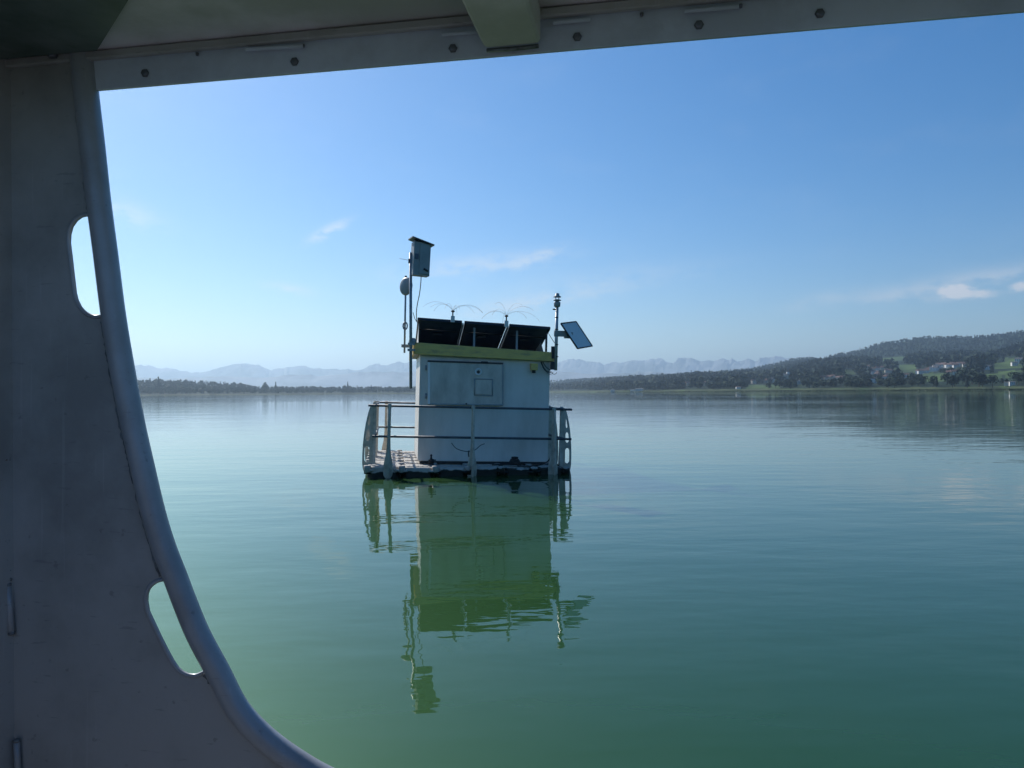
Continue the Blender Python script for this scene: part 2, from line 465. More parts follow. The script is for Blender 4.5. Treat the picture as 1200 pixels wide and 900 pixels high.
# left shore (low wooded bank)
LTOP = [(-900, 446), (-200, 450), (100, 450), (160, 450.5), (200, 451), (255, 452), (300, 456), (350, 456.5), (420, 456.5), (500, 457.5), (640, 458)]
def prof_l(px):
    d0 = 2000 + 60 * math.sin(px * .02) + (px - 160) * .8 if px > 160 else 2000 + 60 * math.sin(px * .02)
    z = hgt(px, interp(LTOP, px), d0 + 500)
    return [d0 - 30, d0, d0 + 20, d0 + 120, d0 + 500, d0 + 900, d0 + 1600], [-2, -.2, .8, 3, z, z * .8, -2]
def z_l(px, d, prof=None):
    if prof is None: prof = prof_l(px)
    return float(np.interp(d, prof[0], prof[1])) + (fbm(px * .03, d * .003, 9) * 1.5 if prof[0][3] < d < prof[0][5] else 0)
cols_l = list(np.arange(-900, 140, 25.0)) + list(np.arange(140, 640, 5.0))
left = grid_land('far_shore', cols_l, 25, prof_l, z_l, lambda k, f: 2 if k < 9 else 1, 'low wooded far shore on the left')
for m in ('meadow', 'hillwood', 'reed'): left.data.materials.append(M[m])

# Alpine ranges
def range_mesh(name, tab, dist, depth, jag, px0, px1, step, seed, label):
    bm = bmesh.new(); rows = []
    NN = 26
    for px in np.arange(px0, px1, step):
        sx, sy = fx(px); top = hgt(px, interp(tab, px), dist)
        row = []
        for k in range(NN):
            u = k / (NN - 1); d = dist + (u - .42) * depth
            prof = max(0, 1 - abs(u - .42) / (.42 if u < .42 else .58)) ** .85
            n = fbm(px * .02 * (300 / jag), d * .00045, seed, 6)
            z = top * prof * (1 + .17 * n) + ((.5 - abs(fbm(px * .075, d * .0016, seed + 5, 6))) * .14 - .04) * top * prof
            row.append(bm.verts.new((sx * d, sy * d, z - 3)))
        rows.append(row)
    for a, b in zip(rows, rows[1:]):
        for k in range(NN - 1):
            bm.faces.new((a[k], a[k + 1], b[k + 1], b[k]))
    bmesh.ops.recalc_face_normals(bm, faces=bm.faces)
    me = bpy.data.meshes.new(name); bm.to_mesh(me); bm.free(); me.materials.append(M['alp'])
    o = bpy.data.objects.new(name, me); col.objects.link(o); tag(o, label, kind='structure'); return o
ALPS = [(-900, 420), (-200, 424), (100, 428), (160, 429), (180, 431), (210, 434.5), (240, 434), (270, 431), (285, 426.5), (305, 426), (315, 430), (335, 429), (360, 430), (400, 431), (425, 430), (440, 423.5), (460, 424), (480, 424), (520, 421), (560, 419), (600, 421), (640, 420), (660, 418), (680, 418), (690, 420), (715, 421), (730, 423), (780, 421), (800, 417), (805, 416), (815, 419), (850, 418), (880, 419), (900, 417), (925, 417), (940, 421), (1000, 424), (1200, 428), (2200, 430)]
FORE = [(-900, 440), (100, 441), (200, 442), (300, 441), (330, 439), (400, 438), (440, 436), (480, 434), (560, 433), (640, 434), (690, 437), (740, 433), (757, 430.5), (780, 433), (800, 436), (840, 433), (880, 428), (920, 430), (1000, 432), (2200, 436)]
range_mesh('mountains', ALPS, 14500, 2600, 300, -900, 2200, 3, 1.3, 'hazy blue alpine range on the horizon')
range_mesh('foothills', FORE, 9500, 2000, 500, -900, 2200, 8, 7.7, 'pale blue foothills in front of the alps')

# ------------------------------------------------------------------ trees (far away, 4 - 20 px tall)
def leaf_mat(name, c1, c2):
    m = bpy.data.materials.new(name); m.use_nodes = True; t = m.node_tree; p = t.nodes['Principled BSDF']
    p.inputs['Roughness'].default_value = .8; p.inputs['Specular IOR Level'].default_value = .15
    g = N(t, 'ShaderNodeNewGeometry'); oi = N(t, 'ShaderNodeObjectInfo')
    n = N(t, 'ShaderNodeTexNoise'); n.inputs['Scale'].default_value = .07; n.inputs['Detail'].default_value = 3; t.links.new(g.outputs['Position'], n.inputs['Vector'])
    ad = N(t, 'ShaderNodeMath', operation='MULTIPLY_ADD'); ad.inputs[1].default_value = .35; t.links.new(oi.outputs['Random'], ad.inputs[0]); t.links.new(n.outputs[0], ad.inputs[2])
    mr = N(t, 'ShaderNodeMapRange'); mr.inputs[1].default_value = .4; mr.inputs[2].default_value = .9; t.links.new(ad.outputs[0], mr.inputs[0])
    mx = N(t, 'ShaderNodeMix', data_type='RGBA'); mx.inputs[6].default_value = (*c1, 1); mx.inputs[7].default_value = (*c2, 1)
    t.links.new(mr.outputs[0], mx.inputs['Factor']); t.links.new(mx.outputs[2], p.inputs['Base Color'])
    return m
M['leaf'] = leaf_mat('broadleaf_foliage', (.012, .032, .026), (.032, .058, .034))
M['needle'] = leaf_mat('conifer_foliage', (.009, .024, .022), (.018, .036, .028))
M['bark'] = mat('bark', (.09, .07, .05), .9, 0, var=.3)

def crown_np(kind, r, ntri):
    """vertices (3*ntri,3) of a unit-height tree: many small leaf-clump faces over a lumpy crown"""
    T = []
    if kind == 'broad':
        lumps = [(r.uniform(-.22, .22), r.uniform(-.22, .22), r.uniform(.35, .82), r.uniform(.13, .22)) for _ in range(9)] + [(0, 0, .55, .26), (0, 0, .78, .18)]
        for _ in range(ntri):
            lx, ly, lz, lr = lumps[r.integers(len(lumps))]
            v = r.normal(size=3); v /= np.linalg.norm(v)
            T.append((np.array([lx, ly, lz]) + v * lr * r.uniform(.75, 1.12), v, .055))
    else:
        for _ in range(ntri):
            h = r.uniform(.1, 1.0) ** .8; rad = (1 - h) * .21 * (.75 + .35 * math.sin(h * 40)) + .008
            a = r.uniform(0, 6.283)
            T.append((np.array([math.cos(a) * rad, math.sin(a) * rad, h]), np.array([math.cos(a), math.sin(a), .6]), .045))
    out = []
    for c, nrm, sz in T:
        u = np.cross(nrm, r.normal(size=3)); u /= (np.linalg.norm(u) + 1e-9); v = np.cross(nrm, u); v /= (np.linalg.norm(v) + 1e-9)
        u = u + nrm * r.uniform(-.4, .4); k = sz * r.uniform(.8, 1.6)
        out += [c + u * k, c - u * k * .5 + v * k * .87, c - u * k * .5 - v * k * .87]
    return np.array(out)
def tree_mesh(name, kind, seed, ntri):
    r = np.random.default_rng(seed); V = crown_np(kind, r, ntri); nt_ = len(V) // 3
    # trunk with two limbs
    tv = []; 
    def cone(p, q, r0, r1, n=5):
        p = np.array(p); q = np.array(q); d = q - p; u = np.cross(d, [0.3, 1, .1]); u /= np.linalg.norm(u); v = np.cross(d, u); v /= np.linalg.norm(v)
        for k in range(n):
            a, b = 2 * math.pi * k / n, 2 * math.pi * (k + 1) / n
            A = p + (u * math.cos(a) + v * math.sin(a)) * r0; B = p + (u * math.cos(b) + v * math.sin(b)) * r0
            C = q + (u * math.cos(b) + v * math.sin(b)) * r1; D = q + (u * math.cos(a) + v * math.sin(a)) * r1
            tv.extend([A, B, C, A, C, D])
    cone((0, 0, 0), (.01, 0, .6), .028, .012)
    if kind == 'broad':
        cone((0, 0, .3), (.16, .05, .6), .014, .006); cone((0, 0, .32), (-.14, -.06, .62), .014, .006)
    A = np.vstack([V, np.array(tv)]); n = len(A) // 3
    me = bpy.data.meshes.new(name); me.from_pydata(A.tolist(), [], np.arange(3 * n).reshape(-1, 3).tolist())
    me.materials.append(M['leaf' if kind == 'broad' else 'needle']); me.materials.append(M['bark'])
    mi = np.zeros(n, dtype=np.int32); mi[nt_:] = 1; me.polygons.foreach_set('material_index', mi)
    return me
TM = {'broad': [tree_mesh('broadleaf_tree', 'broad', 10 + i, 330) for i in range(5)], 'conifer': [tree_mesh('conifer_tree', 'conifer', 30 + i, 260) for i in range(3)]}
def put_tree(x, y, z, h, kind, label, group, wd=1.0):
    me = random.choice(TM[kind])
    o = bpy.data.objects.new('broadleaf_tree' if kind == 'broad' else 'conifer_tree', me); col.objects.link(o)
    o.location = (x, y, z - .3); o.rotation_euler = (0, 0, random.uniform(0, 6.28)); o.scale = (h * wd, h * wd, h)
    tag(o, label, 'tree', group); return o

def forest(name, pts, label, ntri=26):
    """one mesh of many low trees; pts = list of (x,y,z,h,kind)"""
    protos = {'broad': [crown_np('broad', np.random.default_rng(100 + i), ntri) for i in range(6)], 'conifer': [crown_np('conifer', np.random.default_rng(200 + i), ntri) for i in range(6)]}
    for k, L in protos.items():
        for V in L:    # fatten clumps, since there are few of them
            c = V.reshape(-1, 3, 3).mean(1, keepdims=True); W = V.reshape(-1, 3, 3); V[:] = (c + (W - c) * (2.6 if k == 'broad' else 2.1)).reshape(-1, 3)
    allv = []; mats_ = []
    for (x, y, z, h, kind) in pts:
        V = protos[kind][random.randrange(6)]; a = random.uniform(0, 6.28); c, s = math.cos(a), math.sin(a); wd = random.uniform(.85, 1.3)
        P = np.empty_like(V); P[:, 0] = (V[:, 0] * c - V[:, 1] * s) * h * wd + x; P[:, 1] = (V[:, 0] * s + V[:, 1] * c) * h * wd + y; P[:, 2] = V[:, 2] * h + z - .5
        allv.append(P); mats_.append(np.full(len(V) // 3, 0 if kind == 'broad' else 1, dtype=np.int32))
    A = np.vstack(allv).astype(np.float32); n = len(A) // 3
    me = bpy.data.meshes.new(name); me.vertices.add(len(A)); me.vertices.foreach_set('co', A.ravel())
    me.loops.add(3 * n); me.loops.foreach_set('vertex_index', np.arange(3 * n, dtype=np.int32))
    me.polygons.add(n); me.polygons.foreach_set('loop_start', np.arange(0, 3 * n, 3, dtype=np.int32)); me.polygons.foreach_set('loop_total', np.full(n, 3, dtype=np.int32))
    me.materials.append(M['leaf']); me.materials.append(M['needle'])
    me.polygons.foreach_set('material_index', np.concatenate(mats_)); me.update(); me.validate()
    o = bpy.data.objects.new(name, me); col.objects.link(o); tag(o, label, 'wood', kind='stuff'); return o

def find_ground(px, py):
    """walk along the view ray until it meets the right-hand land"""
    d = ray(px, py); h = math.hypot(d.x, d.y); prof = col_profile(px); best = None
    for dist in np.arange(prof[0][1] + 15, 5000, 12):
        p = CAMP + d * (dist / h)
        if p.z <= land_z(px, dist, prof) + .5: best = dist; break
    return best or prof[0][4]
HS = [  # px, py base, mesh, rot, label, group
 (1196, 426, 2, -.2, 'large white house high on the meadow at the right edge of the view', None),
 (1189, 428.5, 3, .3, 'low white annex just left of the large white hilltop house', None),
 (1062, 443, 0, .1, 'white house with dark gable standing alone below the bright meadow', None),
 (1119, 440, 0, .3, 'right one of the two white farm houses beside the sloping meadow', None),
 (1113, 440.5, 1, -.2, 'left one of the two farm houses beside the sloping meadow', None),
 (1157, 433, 3, .2, 'small pale house among trees left of the right-hand meadow', None),
 (1024, 448.5, 0, 1.2, 'narrow white gable end by the lakeside trees', None),
 (1180, 452, 3, 0, 'low pale hut in the reeds near the right edge', None),
 (1186, 451.5, 3, .2, 'small boat shed on the right shore beside the pale hut', None),
 (865, 455.5, 0, .4, 'small bright white boathouse at the water left of the lakeside lawn', None),
 (908, 448.5, 2, .1, 'wide white house behind the lakeside lawn', None),
 (897, 448.5, 1, -.3, 'small cream house left of the wide white house', None),
 (883, 449.5, 1, .5, 'dim cream house above the left end of the lawn', None),
 (936, 450, 3, .1, 'pale flat house among trees right of the church', None),
 (749, 458.2, 2, 0, 'long low white shed on the distant shore right of the station', None),
 (741, 458.4, 3, 0, 'pale hut beside the long white shed on the distant shore', None),
 (718, 458.8, 3, 0, 'faint pale shed nearest the station on the distant shore', None),
 (806, 452, 1, .3, 'cream house in the trees right of the distant sheds', None),
 (826, 451.5, 1, -.4, 'cream house below the spur of the hill left of the church', None)]
for k in range(13):
    HS.append((1077 + k * 1.75 + random.uniform(-.6, .6), 438.5 - k * .45 + random.uniform(-1.2, 1.4), random.choice((0, 0, 2, 3)), random.uniform(-.5, .5), 'white house in the lower bright cluster right of the bright meadow', 'white houses in the lower hillside cluster'))
for k in range(16):
    HS.append((1098 + k * 2.2 + random.uniform(-.7, .7), 430.5 - k * .06 + random.uniform(-1.6, 1.6), random.choice((0, 1, 3, 0)), random.uniform(-.6, .6), 'white house in the upper hillside row above the sloping meadow', 'white houses in the upper hillside row'))
for k in range(11):
    HS.append((963 + k * 2.4, 444.5 + random.uniform(-1.0, 1.6), random.choice((0, 1, 1)), random.uniform(-.6, .6), 'village house in the pale row left of the small upper meadow', 'village houses in the pale row'))
for k in range(16):
    HS.append((1010 + random.uniform(0, 38), random.uniform(432, 446), random.choice((1, 1, 0)), random.uniform(-.8, .8), 'dim village house scattered among trees left of the bright meadow', 'village houses among the trees'))

HPOS = [(px, py, find_ground(px, py), 4.2 if g is None else 2.6) for (px, py, k, rz, lab, g) in HS] + [(922, 444, find_ground(922, 444), 5)]
def blocked(p, h, dist):
    """would a tree of height h at p hide a meadow or a house of the list?"""
    x0_, yb_ = proj(p); x1_, yt_ = proj((p[0], p[1], p[2] + h))
    for a_, b_, c_, d_ in MEADOWS:
        if a_ - 1 <= x0_ <= b_ + 1 and yt_ < d_ and yb_ > c_ + 1: return True
    for hx, hy, hd, wpx in HPOS:
        if dist < hd + 14 and abs(x0_ - hx) < wpx and yt_ < hy - .3 and yb_ > hy - 2.5: return True
    return False
# hillside wood on the right
pts = []
random.seed(21)
tries = 0
while len(pts) < 9500 and tries < 60000:
    tries += 1
    px = random.uniform(640, 1290); prof = col_profile(px)
    if random.random() < .62: d = random.uniform(prof[0][4] - 250, prof[0][5] + 160)
    else: d = random.uniform(3300, D_CREST + 120)
    z = land_z(px, d, prof); sx, sy = fx(px); x, y = sx * d, sy * d
    if blocked((x, y, z), 20, d): continue
    if d < 2600 and fbm(px * .02, d * .006, 2) < -.22: continue
    kind = 'conifer' if random.random() < .45 else 'broad'
    pts.append((x, y, z, random.uniform(10, 17) if d > 3000 else random.uniform(11, 26), kind))
forest('hillside_wood', pts, 'dense mixed wood covering the right-hand hill', 26)
# lower slope hedges and copses
pts = []; tries = 0
while len(pts) < 2200 and tries < 40000:
    tries += 1
    px = random.uniform(690, 1260); prof = col_profile(px); d = random.uniform(prof[0][3] + 10, prof[0][4] - 150)
    if fbm(px * .035, d * .004, 5) < -.12 and d > prof[0][3]: continue
    z = land_z(px, d, prof); sx, sy = fx(px); x, y = sx * d, sy * d
    if blocked((x, y, z), 11, d): continue
    pts.append((x, y, z, random.uniform(7, 14), 'conifer' if random.random() < .18 else 'broad'))
forest('lakeside_copses', pts, 'hedges and copses between the houses above the right shore', 34)
# left shore wood
pts = []
random.seed(5)
LH = [(60, 13), (160, 13), (185, 14), (230, 12), (262, 10.5), (285, 12), (300, 8.5), (340, 9), (480, 10), (640, 9)]
while len(pts) < 2600:
    px = random.uniform(-150, 640); prof = prof_l(px); d = random.uniform(prof[0][3] - 70, prof[0][4] + 80)
    z = z_l(px, d, prof); sx, sy = fx(px)
    pts.append((sx * d, sy * d, z, interp(LH, px) * random.uniform(.85, 1.5), 'conifer' if random.random() < .2 else 'broad'))
forest('shore_wood', pts, 'dark wood along the low far shore on the left', 34)

# individual trees that stand out
random.seed(11)
for i in range(70):
    px = 166 + i * 4.6 + random.uniform(-2, 2)
    if px > 484: break
    prof = prof_l(px); d = prof[0][1] + random.uniform(35, 90); sx, sy = fx(px)
    put_tree(sx * d, sy * d, z_l(px, d, prof), interp(LH, px) * random.uniform(.9, 1.35) * 1.25, 'broad' if random.random() < .8 else 'conifer', 'bushy tree at the edge of the dark wood on the far left shore', 'trees fronting the far left shore', random.uniform(.9, 1.4))
for (px, top, kind, label) in [(185.5, 441.5, 'conifer', 'tallest pointed tree above the far left wood nearest the boat frame'), (407.5, 447.5, 'conifer', 'lone tall tree rising from the thin far shore between frame and station'), (403.5, 451, 'broad', 'short round tree just left of the lone tall shore tree'), (311, 447, 'broad', 'round crowned tree at the gap in the left shore wood'), (323, 447.5, 'conifer', 'slim tree right of the round tree on the left shore'), (435, 451, 'conifer', 'small pointed tree midway between lone tall tree and station mast')]:
    prof = prof_l(px); d = prof[0][1] + 150; sx, sy = fx(px); z = z_l(px, d, prof)
    put_tree(sx * d, sy * d, z, at_dist(px, top, d).z - z, kind, label, None, .8)
for i in range(125):
    px = 706 + i * 4.1 + random.uniform(-2.5, 2.5)
    prof = col_profile(px); d = prof[0][1] + random.uniform(70, 190); sx, sy = fx(px); z = land_z(px, d, prof)
    big = px > 1085
    if fbm(px * .03, 1.7, 4) < -.15 and not big: continue
    if blocked((sx * d, sy * d, z), 12, d) and random.random() < .4: continue
    reg = 'near the white lakeside sheds' if px < 800 else ('below the church' if px < 960 else ('below the middle meadow' if px < 1085 else 'at the far right shore'))
    put_tree(sx * d, sy * d, z, random.uniform(9, 15) * (1.35 if big else 1), 'broad' if random.random() < .85 else 'conifer', 'leafy tree ' + reg, 'shore trees ' + reg, random.uniform(.9, 1.4))

# reeds along the right shore
rv = []; rf = []
for px in np.arange(700, 1290, .35):
    prof = col_profile(px)
    for k in range(2):
        d = prof[0][1] + random.uniform(3, 26); sx, sy = fx(px + random.uniform(-.2, .2)); x, y = sx * d, sy * d; h = random.uniform(1.4, 2.6); wdt = random.uniform(.25, .6)
        b = len(rv); rv += [(x - wdt, y, -.3), (x + wdt, y, -.3), (x + random.uniform(-.4, .4), y + random.uniform(-.3, .3), h)]; rf.append((b, b + 1, b + 2))
me = bpy.data.meshes.new('reeds'); me.from_pydata(rv, [], rf); me.materials.append(M['reed'])
o = bpy.data.objects.new('reeds', me); col.objects.link(o); tag(o, 'pale reed belt along the right-hand shore', 'reeds', kind='stuff')

# ------------------------------------------------------------------ houses on the hill
M['wall_white'] = mat('render_white', (.78, .77, .73), .8)
M['wall_cream'] = mat('render_cream', (.62, .56, .45), .8)
M['tile'] = mat('roof_tiles', (.17, .10, .08), .8, var=.3)
M['slate'] = mat('roof_slate', (.12, .12, .13), .7, var=.3)
def house_mesh(name, wd, dp, h, rh, wall, roof, storeys=2):
    m = MB(); m.mi = 0
    m.box2((-wd / 2, -dp / 2, -6), (wd / 2, dp / 2, h))
    e = .6
    m.prism([Vector((-wd / 2 - e, -dp / 2 - e, h - .2)), Vector((-wd / 2 - e, dp / 2 + e, h - .2)), Vector((-wd / 2 - e, 0, h + rh))], (wd + 2 * e, 0, 0))
    for f in m.bm.faces:
        if f.calc_center_median().z > h - .25: f.material_index = 1
    m.mi = 2
    nwin = max(2, int(wd / 3.2))
    for s in range(storeys):
        for k in range(nwin):
            x = -wd / 2 + (k + .5) * wd / nwin; z = (s + .5) * h / storeys
            m.box((x, -dp / 2 - .02, z + .1), (1.2, .12, 1.4))
    m.mi = 1; m.box((wd * .25, dp * .12, h + rh * .8), (.8, .8, 1.8))
    o = m.build(name, [wall, roof, M['glass']]); col.objects.unlink(o); me = o.data; bpy.data.objects.remove(o); return me
HM = [house_mesh('house', 13, 9, 6, 3.2, M['wall_white'], M['tile']), house_mesh('house', 10, 8, 5.5, 3.4, M['wall_cream'], M['tile']), house_mesh('house', 18, 10, 8.5, 2.5, M['wall_white'], M['slate'], 3), house_mesh('house', 11, 9, 6, 1.2, M['wall_white'], M['slate'])]
for (px, py, k, rz, lab, grp) in HS:
    d = find_ground(px, py); prof = col_profile(px); sx, sy = fx(px)
    o = bpy.data.objects.new('house', HM[k]); col.objects.link(o); z = land_z(px, d, prof)
    o.location = (sx * d, sy * d, z + 1.5); o.rotation_euler = (0, 0, rz - math.atan2(sx, sy)); s = .85 if grp else .6 if px == 865 else (.55 if 1170 < px < 1190 and py > 445 else 1.0)
    if d > 1700: s *= d / 2100 + .1
    o.scale = (s, s, s * (.5 if px < 760 else (.55 if px == 865 else 1))); tag(o, lab, 'house', grp)
# church
px = 922; d = find_ground(px, 444); prof = col_profile(px); sx, sy = fx(px); z = land_z(px, d, prof) + 2
ch = empty('church', Matrix.Translation((sx * d, sy * d, z)), 'pale village church with pointed spire left of centre on the hillside', 'church')
MB().box2((-22, -6, -8), (6, 6, 8)).build('nave', M['wall_cream'], ch)
MB().prism([Vector((-22.5, -6.6, 7.8)), Vector((-22.5, 6.6, 7.8)), Vector((-22.5, 0, 12))], (29, 0, 0)).build('roof', M['slate'], ch)
MB().box2((0, -3, -2), (6, 3, 16)).build('tower', M['wall_white'], ch)
sp = MB(); sp.lathe([(4, 16), (.15, 32)], (3, 0, 0), 4); sp.build('spire', M['slate'], ch)
m = MB()
for k in range(5): m.box((-19 + k * 4.2, -6.03, 3.5), (1.2, .1, 4))
m.build('window', M['glass'], ch)
# radio mast on the crest
px = 1125; d = 3000.; z = land_z(px, d)
m = MB(); sx, sy = fx(px)
p = at_dist(1080.5, 424, 2700); zt = at_dist(1080.5, 414, 2700).z
m.tube([(p.x, p.y, p.z - 25), (p.x, p.y, zt)], [1.6, .8], 6); m.box((p.x, p.y, zt - 6), (3.5, 3.5, 4))
tag(m.build('radio_tower', M['wall_cream']), 'thin pale radio tower above the wooded middle ridge', 'tower')

# ================================================================== THE FLOATING STATION
YAW, TILT = R(9.0), R(1.75)
PM = Matrix.Translation((-.919, 13.47, .155)) @ Matrix.Rotation(TILT, 4, 'Y') @ Matrix.Rotation(YAW, 4, 'Z')
PMI = PM.inverted()
def L(px, py, ly):
    """pixel -> station coordinates on the plane y = ly"""
    o = PMI @ CAMP; d = PMI.to_3x3() @ ray(px, py)
    t = (ly - o.y) / d.y
    return o + d * t
def at(x=0, y=0, z=0):
    return PM @ Matrix.Translation((x, y, z))

# ---- deck of coupled float cubes
S = .52
pf = empty('floating_deck', at(), 'square floating deck of pale plastic cubes with dark algae at the waterline', 'pontoon')
m = MB()
h = S / 2 - .008; c = .075
poly = [(-h + c, -h), (h - c, -h), (h, -h + c), (h, h - c), (h - c, h), (-h + c, h), (-h, h - c), (-h, -h + c)]
m.prism([Vector((x, y, -.40)) for x, y in poly], (0, 0, .385))
m.bevel(.022, 2)
# raised tread pad and four corner lugs
m.box((0, 0, -.013), (.36, .36, .016))
for (x, y) in ((1, 1), (1, -1), (-1, 1), (-1, -1)):
    m.lathe([(.07, -.085), (.075, -.08), (.075, -.055), (.07, -.05)], (x * (S / 2 - .045), y * (S / 2 - .045), 0), 10)
for k in range(5):
    m.box((-.14 + k * .07, 0, -.004), (.02, .32, .006))
cube = m.build('float_cube', M['float'], pf)
first = True
for i in range(6):
    for j in range(6):
        o = cube if first else cube.copy()
        if not first: col.objects.link(o); o.parent = pf
        first = False
        o.location = (-1.56 + S * (i + .5), -1.56 + S * (j + .5), random.uniform(-.012, .008))
        o.rotation_euler = (random.uniform(-.012, .012), random.uniform(-.012, .012), 0)
m = MB(); m.lathe([(.05, -.12), (.055, -.03), (.055, .006), (.035, .010)], (0, 0, 0), 10)
pin = m.build('coupling_pin', M['float'], pf); first = True
for i in range(7):
    for j in range(7):
        o = pin if first else pin.copy()
        if not first: col.objects.link(o); o.parent = pf
        first = False
        o.location = (-1.56 + S * i * .992 + .012, -1.56 + S * j * .992 + .012, -.004)

# ---- railing posts: flat moulded posts, curved outer edge with three slots, flared foot
def post_proto():
    m = MB(); T = .022
    # web in the x-z plane; x = outward. inner edge straight, outer edge bulging
    Z = [-.16, -.08, 0, .1, .2, .3, .4, .5, .6, .7, .8, .86, .91]
    W = [.11, .140, .150, .152, .150, .146, .138, .128, .114, .096, .074, .056, .038]
    def wout(z): return float(np.interp(z, Z, W))
    # built as frame strips around three slots so the slots are real holes
    slots = [(.02, .27), (.36, .53), (.60, .76)]
    zs = sorted(set(Z + [a for s in slots for a in s] + [a + .03 for a, b in slots] + [b - .03 for a, b in slots]))
    for z0, z1 in zip(zs, zs[1:]):
        zm = (z0 + z1) / 2; ins = next((s for s in slots if s[0] < zm < s[1]), None)
        xi = -.035
        if ins is None:
            m.prism([Vector((xi, -T / 2, z0)), Vector((wout(z0), -T / 2, z0)), Vector((wout(z1), -T / 2, z1)), Vector((xi, -T / 2, z1))], (0, T, 0))
        else:
            def sl(z):
                k = min(1, (min(z - ins[0], ins[1] - z) + .006) / .03) ** .5
                a, b = .045, wout(z) - .032; mid = (a + b) / 2; return mid - (mid - a) * k, mid + (b - mid) * k
            a0, b0 = sl(z0); a1, b1 = sl(z1)
            m.prism([Vector((xi, -T / 2, z0)), Vector((a0, -T / 2, z0)), Vector((a1, -T / 2, z1)), Vector((xi, -T / 2, z1))], (0, T, 0))
            m.prism([Vector((b0, -T / 2, z0)), Vector((wout(z0), -T / 2, z0)), Vector((wout(z1), -T / 2, z1)), Vector((b1, -T / 2, z1))], (0, T, 0))
    bmesh.ops.remove_doubles(m.bm, verts=m.bm.verts, dist=.0005)
    # thick spine on the inside, flaring sideways to a paddle foot
    prof = [(-.19, .018), (-.175, .048), (-.14, .068), (-.08, .074), (.0, .072), (.08, .060), (.16, .043), (.26, .031), (.4, .026), (.86, .024), (.90, .030), (.935, .030), (.95, .020)]
    L_ = [Vector((-.055, -w_, z)) for z, w_ in prof]; R_ = [Vector((-.055, w_, z)) for z, w_ in reversed(prof)]
    m2 = MB(); m2.prism(L_ + R_, (.05, 0, 0)); m2.bevel(.007, 2)
    me = bpy.data.meshes.new('tmp'); m2.bm.to_mesh(me); m.bm.from_mesh(me); m2.bm.free()
    m.lathe([(.034, -.02), (.034, .02)], (-.03, 0, .915), 12, 'Y')
    m.lathe([(.034, -.026), (.034, .026)], (-.03, 0, .445), 12, 'Y')
    return m
railing = empty('safety_railing', at(), 'guard rail of grey tubes on beige slotted plastic posts round the deck', 'railing')
postm = post_proto().build('post', M['post'], railing)
E = 1.53
posts = [(-1.19, -E, -90), (.16, -E, -90), (1.40, -E, -90), (-E, -1.15, 180), (-E, .2, 180), (-E, 1.2, 180), (E, -1.05, 0), (E, -.05, 0), (E, 1.1, 0), (-1.30, E, 90), (-.3, E, 90), (.75, E, 90), (1.40, E, 90)]
# bring the front posts to the columns seen in the photograph
for i, pxx in enumerate((455.5, 553.5, 648)):
    posts[i] = (L(pxx, 520, -E).x, -E, -90)
for i, (x, y, a) in enumerate(posts):
    o = postm if i == 0 else postm.copy()
    if i: col.objects.link(o); o.parent = railing
    x *= (1.04 if x > 0 else .975) if abs(x) > 1.5 else 1; y *= 1.04 if abs(y) > 1.5 else 1
    o.location = (x, y, 0); o.rotation_euler = (0, 0, R(a))
rails = []
yo = -E + .03
a = L(431.5, 480, yo); b = L(666.5, 486, yo)
for z in (.915, .445):
    for (p, q) in (((a.x, yo), (E + .10, yo)), ((-E + .09, -E), (-E + .09, E)), ((E - .03, -E), (E - .03, E)), ((-E, E - .03), (E, E - .03))):
        if z < .5 and p[1] == yo == q[1]: p = (a.x + .07, yo)
        zz = z + (.002 if p[0] == q[0] else 0)
        MB().tube([(p[0], p[1], zz), (q[0], q[1], zz)], .0185, 12).build('rail', M['rail'], railing)
# small end rings on the back-left rail end
m = MB(); m.tube([(-E + .03 + .04 * math.cos(t), E - .4 + .0, .90 + .04 * math.sin(t)) for t in np.linspace(0, 6.28, 14)], .009, 6, caps=False)
m.build('ring', M['post'], railing)

# ---- cabin
yf = -1.06
A = L(489.5, 543, yf); B = L(641.5, 545, yf)
x0, x1 = A.x, B.x
topL = L(490, 411, yf); topR = L(642, 423, yf)
yb = .84
cab = empty('instrument_cabin', at((x0 + x1) / 2, yf, 0), 'white painted cabin with yellow roof board standing on the floating deck', 'cabin')
ox = (x0 + x1) / 2
def C(v):  # station coords -> cabin coords
    return Vector((v[0] - ox, v[1] - yf, v[2]))
m = MB()
m.prism([C((x0, yf, .035)), C((x1, yf, .035)), C((x1, yf, topR.z)), C((x0, yf, topL.z))], (0, yb - yf, 0))
m.bevel(.012, 2)
m.build('wall', M['cabin'], cab)
MB().box2(C((x0 + .03, yf + .03, .0)), C((x1 - .03, yb - .03, .034))).build('plinth', M['darkmetal'], cab)
# panel joint strips down the front (very shallow)
for k in (.985,):
    xx = x0 + (x1 - x0) * .60
# roof slab + fascia
fa, fb, fc, fd = L(484.5, 401, yf - .10), L(650.5, 413, yf - .10), L(650.5, 423.5, yf - .10), L(484.5, 415, yf - .10)
rd = 2.75
m = MB()
m.prism([C((fa.x + .01, yf - .075, fa.z - .035)), C((fb.x - .01, yf - .075, fb.z - .03)), C((fb.x - .01, yf - .075, fc.z + .03)), C((fa.x + .01, yf - .075, fd.z + .03))], (0, rd - .05, 0))
m.build('roof', M['roof'], cab)
m = MB(); m.prism([C(fa), C(fb), C(fc), C(fd)], (0, .024, 0)); m.bevel(.003, 1); fasc = m.build('fascia_board', M['yellow'], cab)
m = MB(); m.prism([C((fa.x, yf - .075, fa.z)), C((fa.x, yf - .1 + rd, fa.z - .01)), C((fa.x, yf - .1 + rd, fd.z + .0)), C((fa.x, yf - .075, fd.z))], (.024, 0, 0)); m.build('fascia_board', M['yellow'], cab)
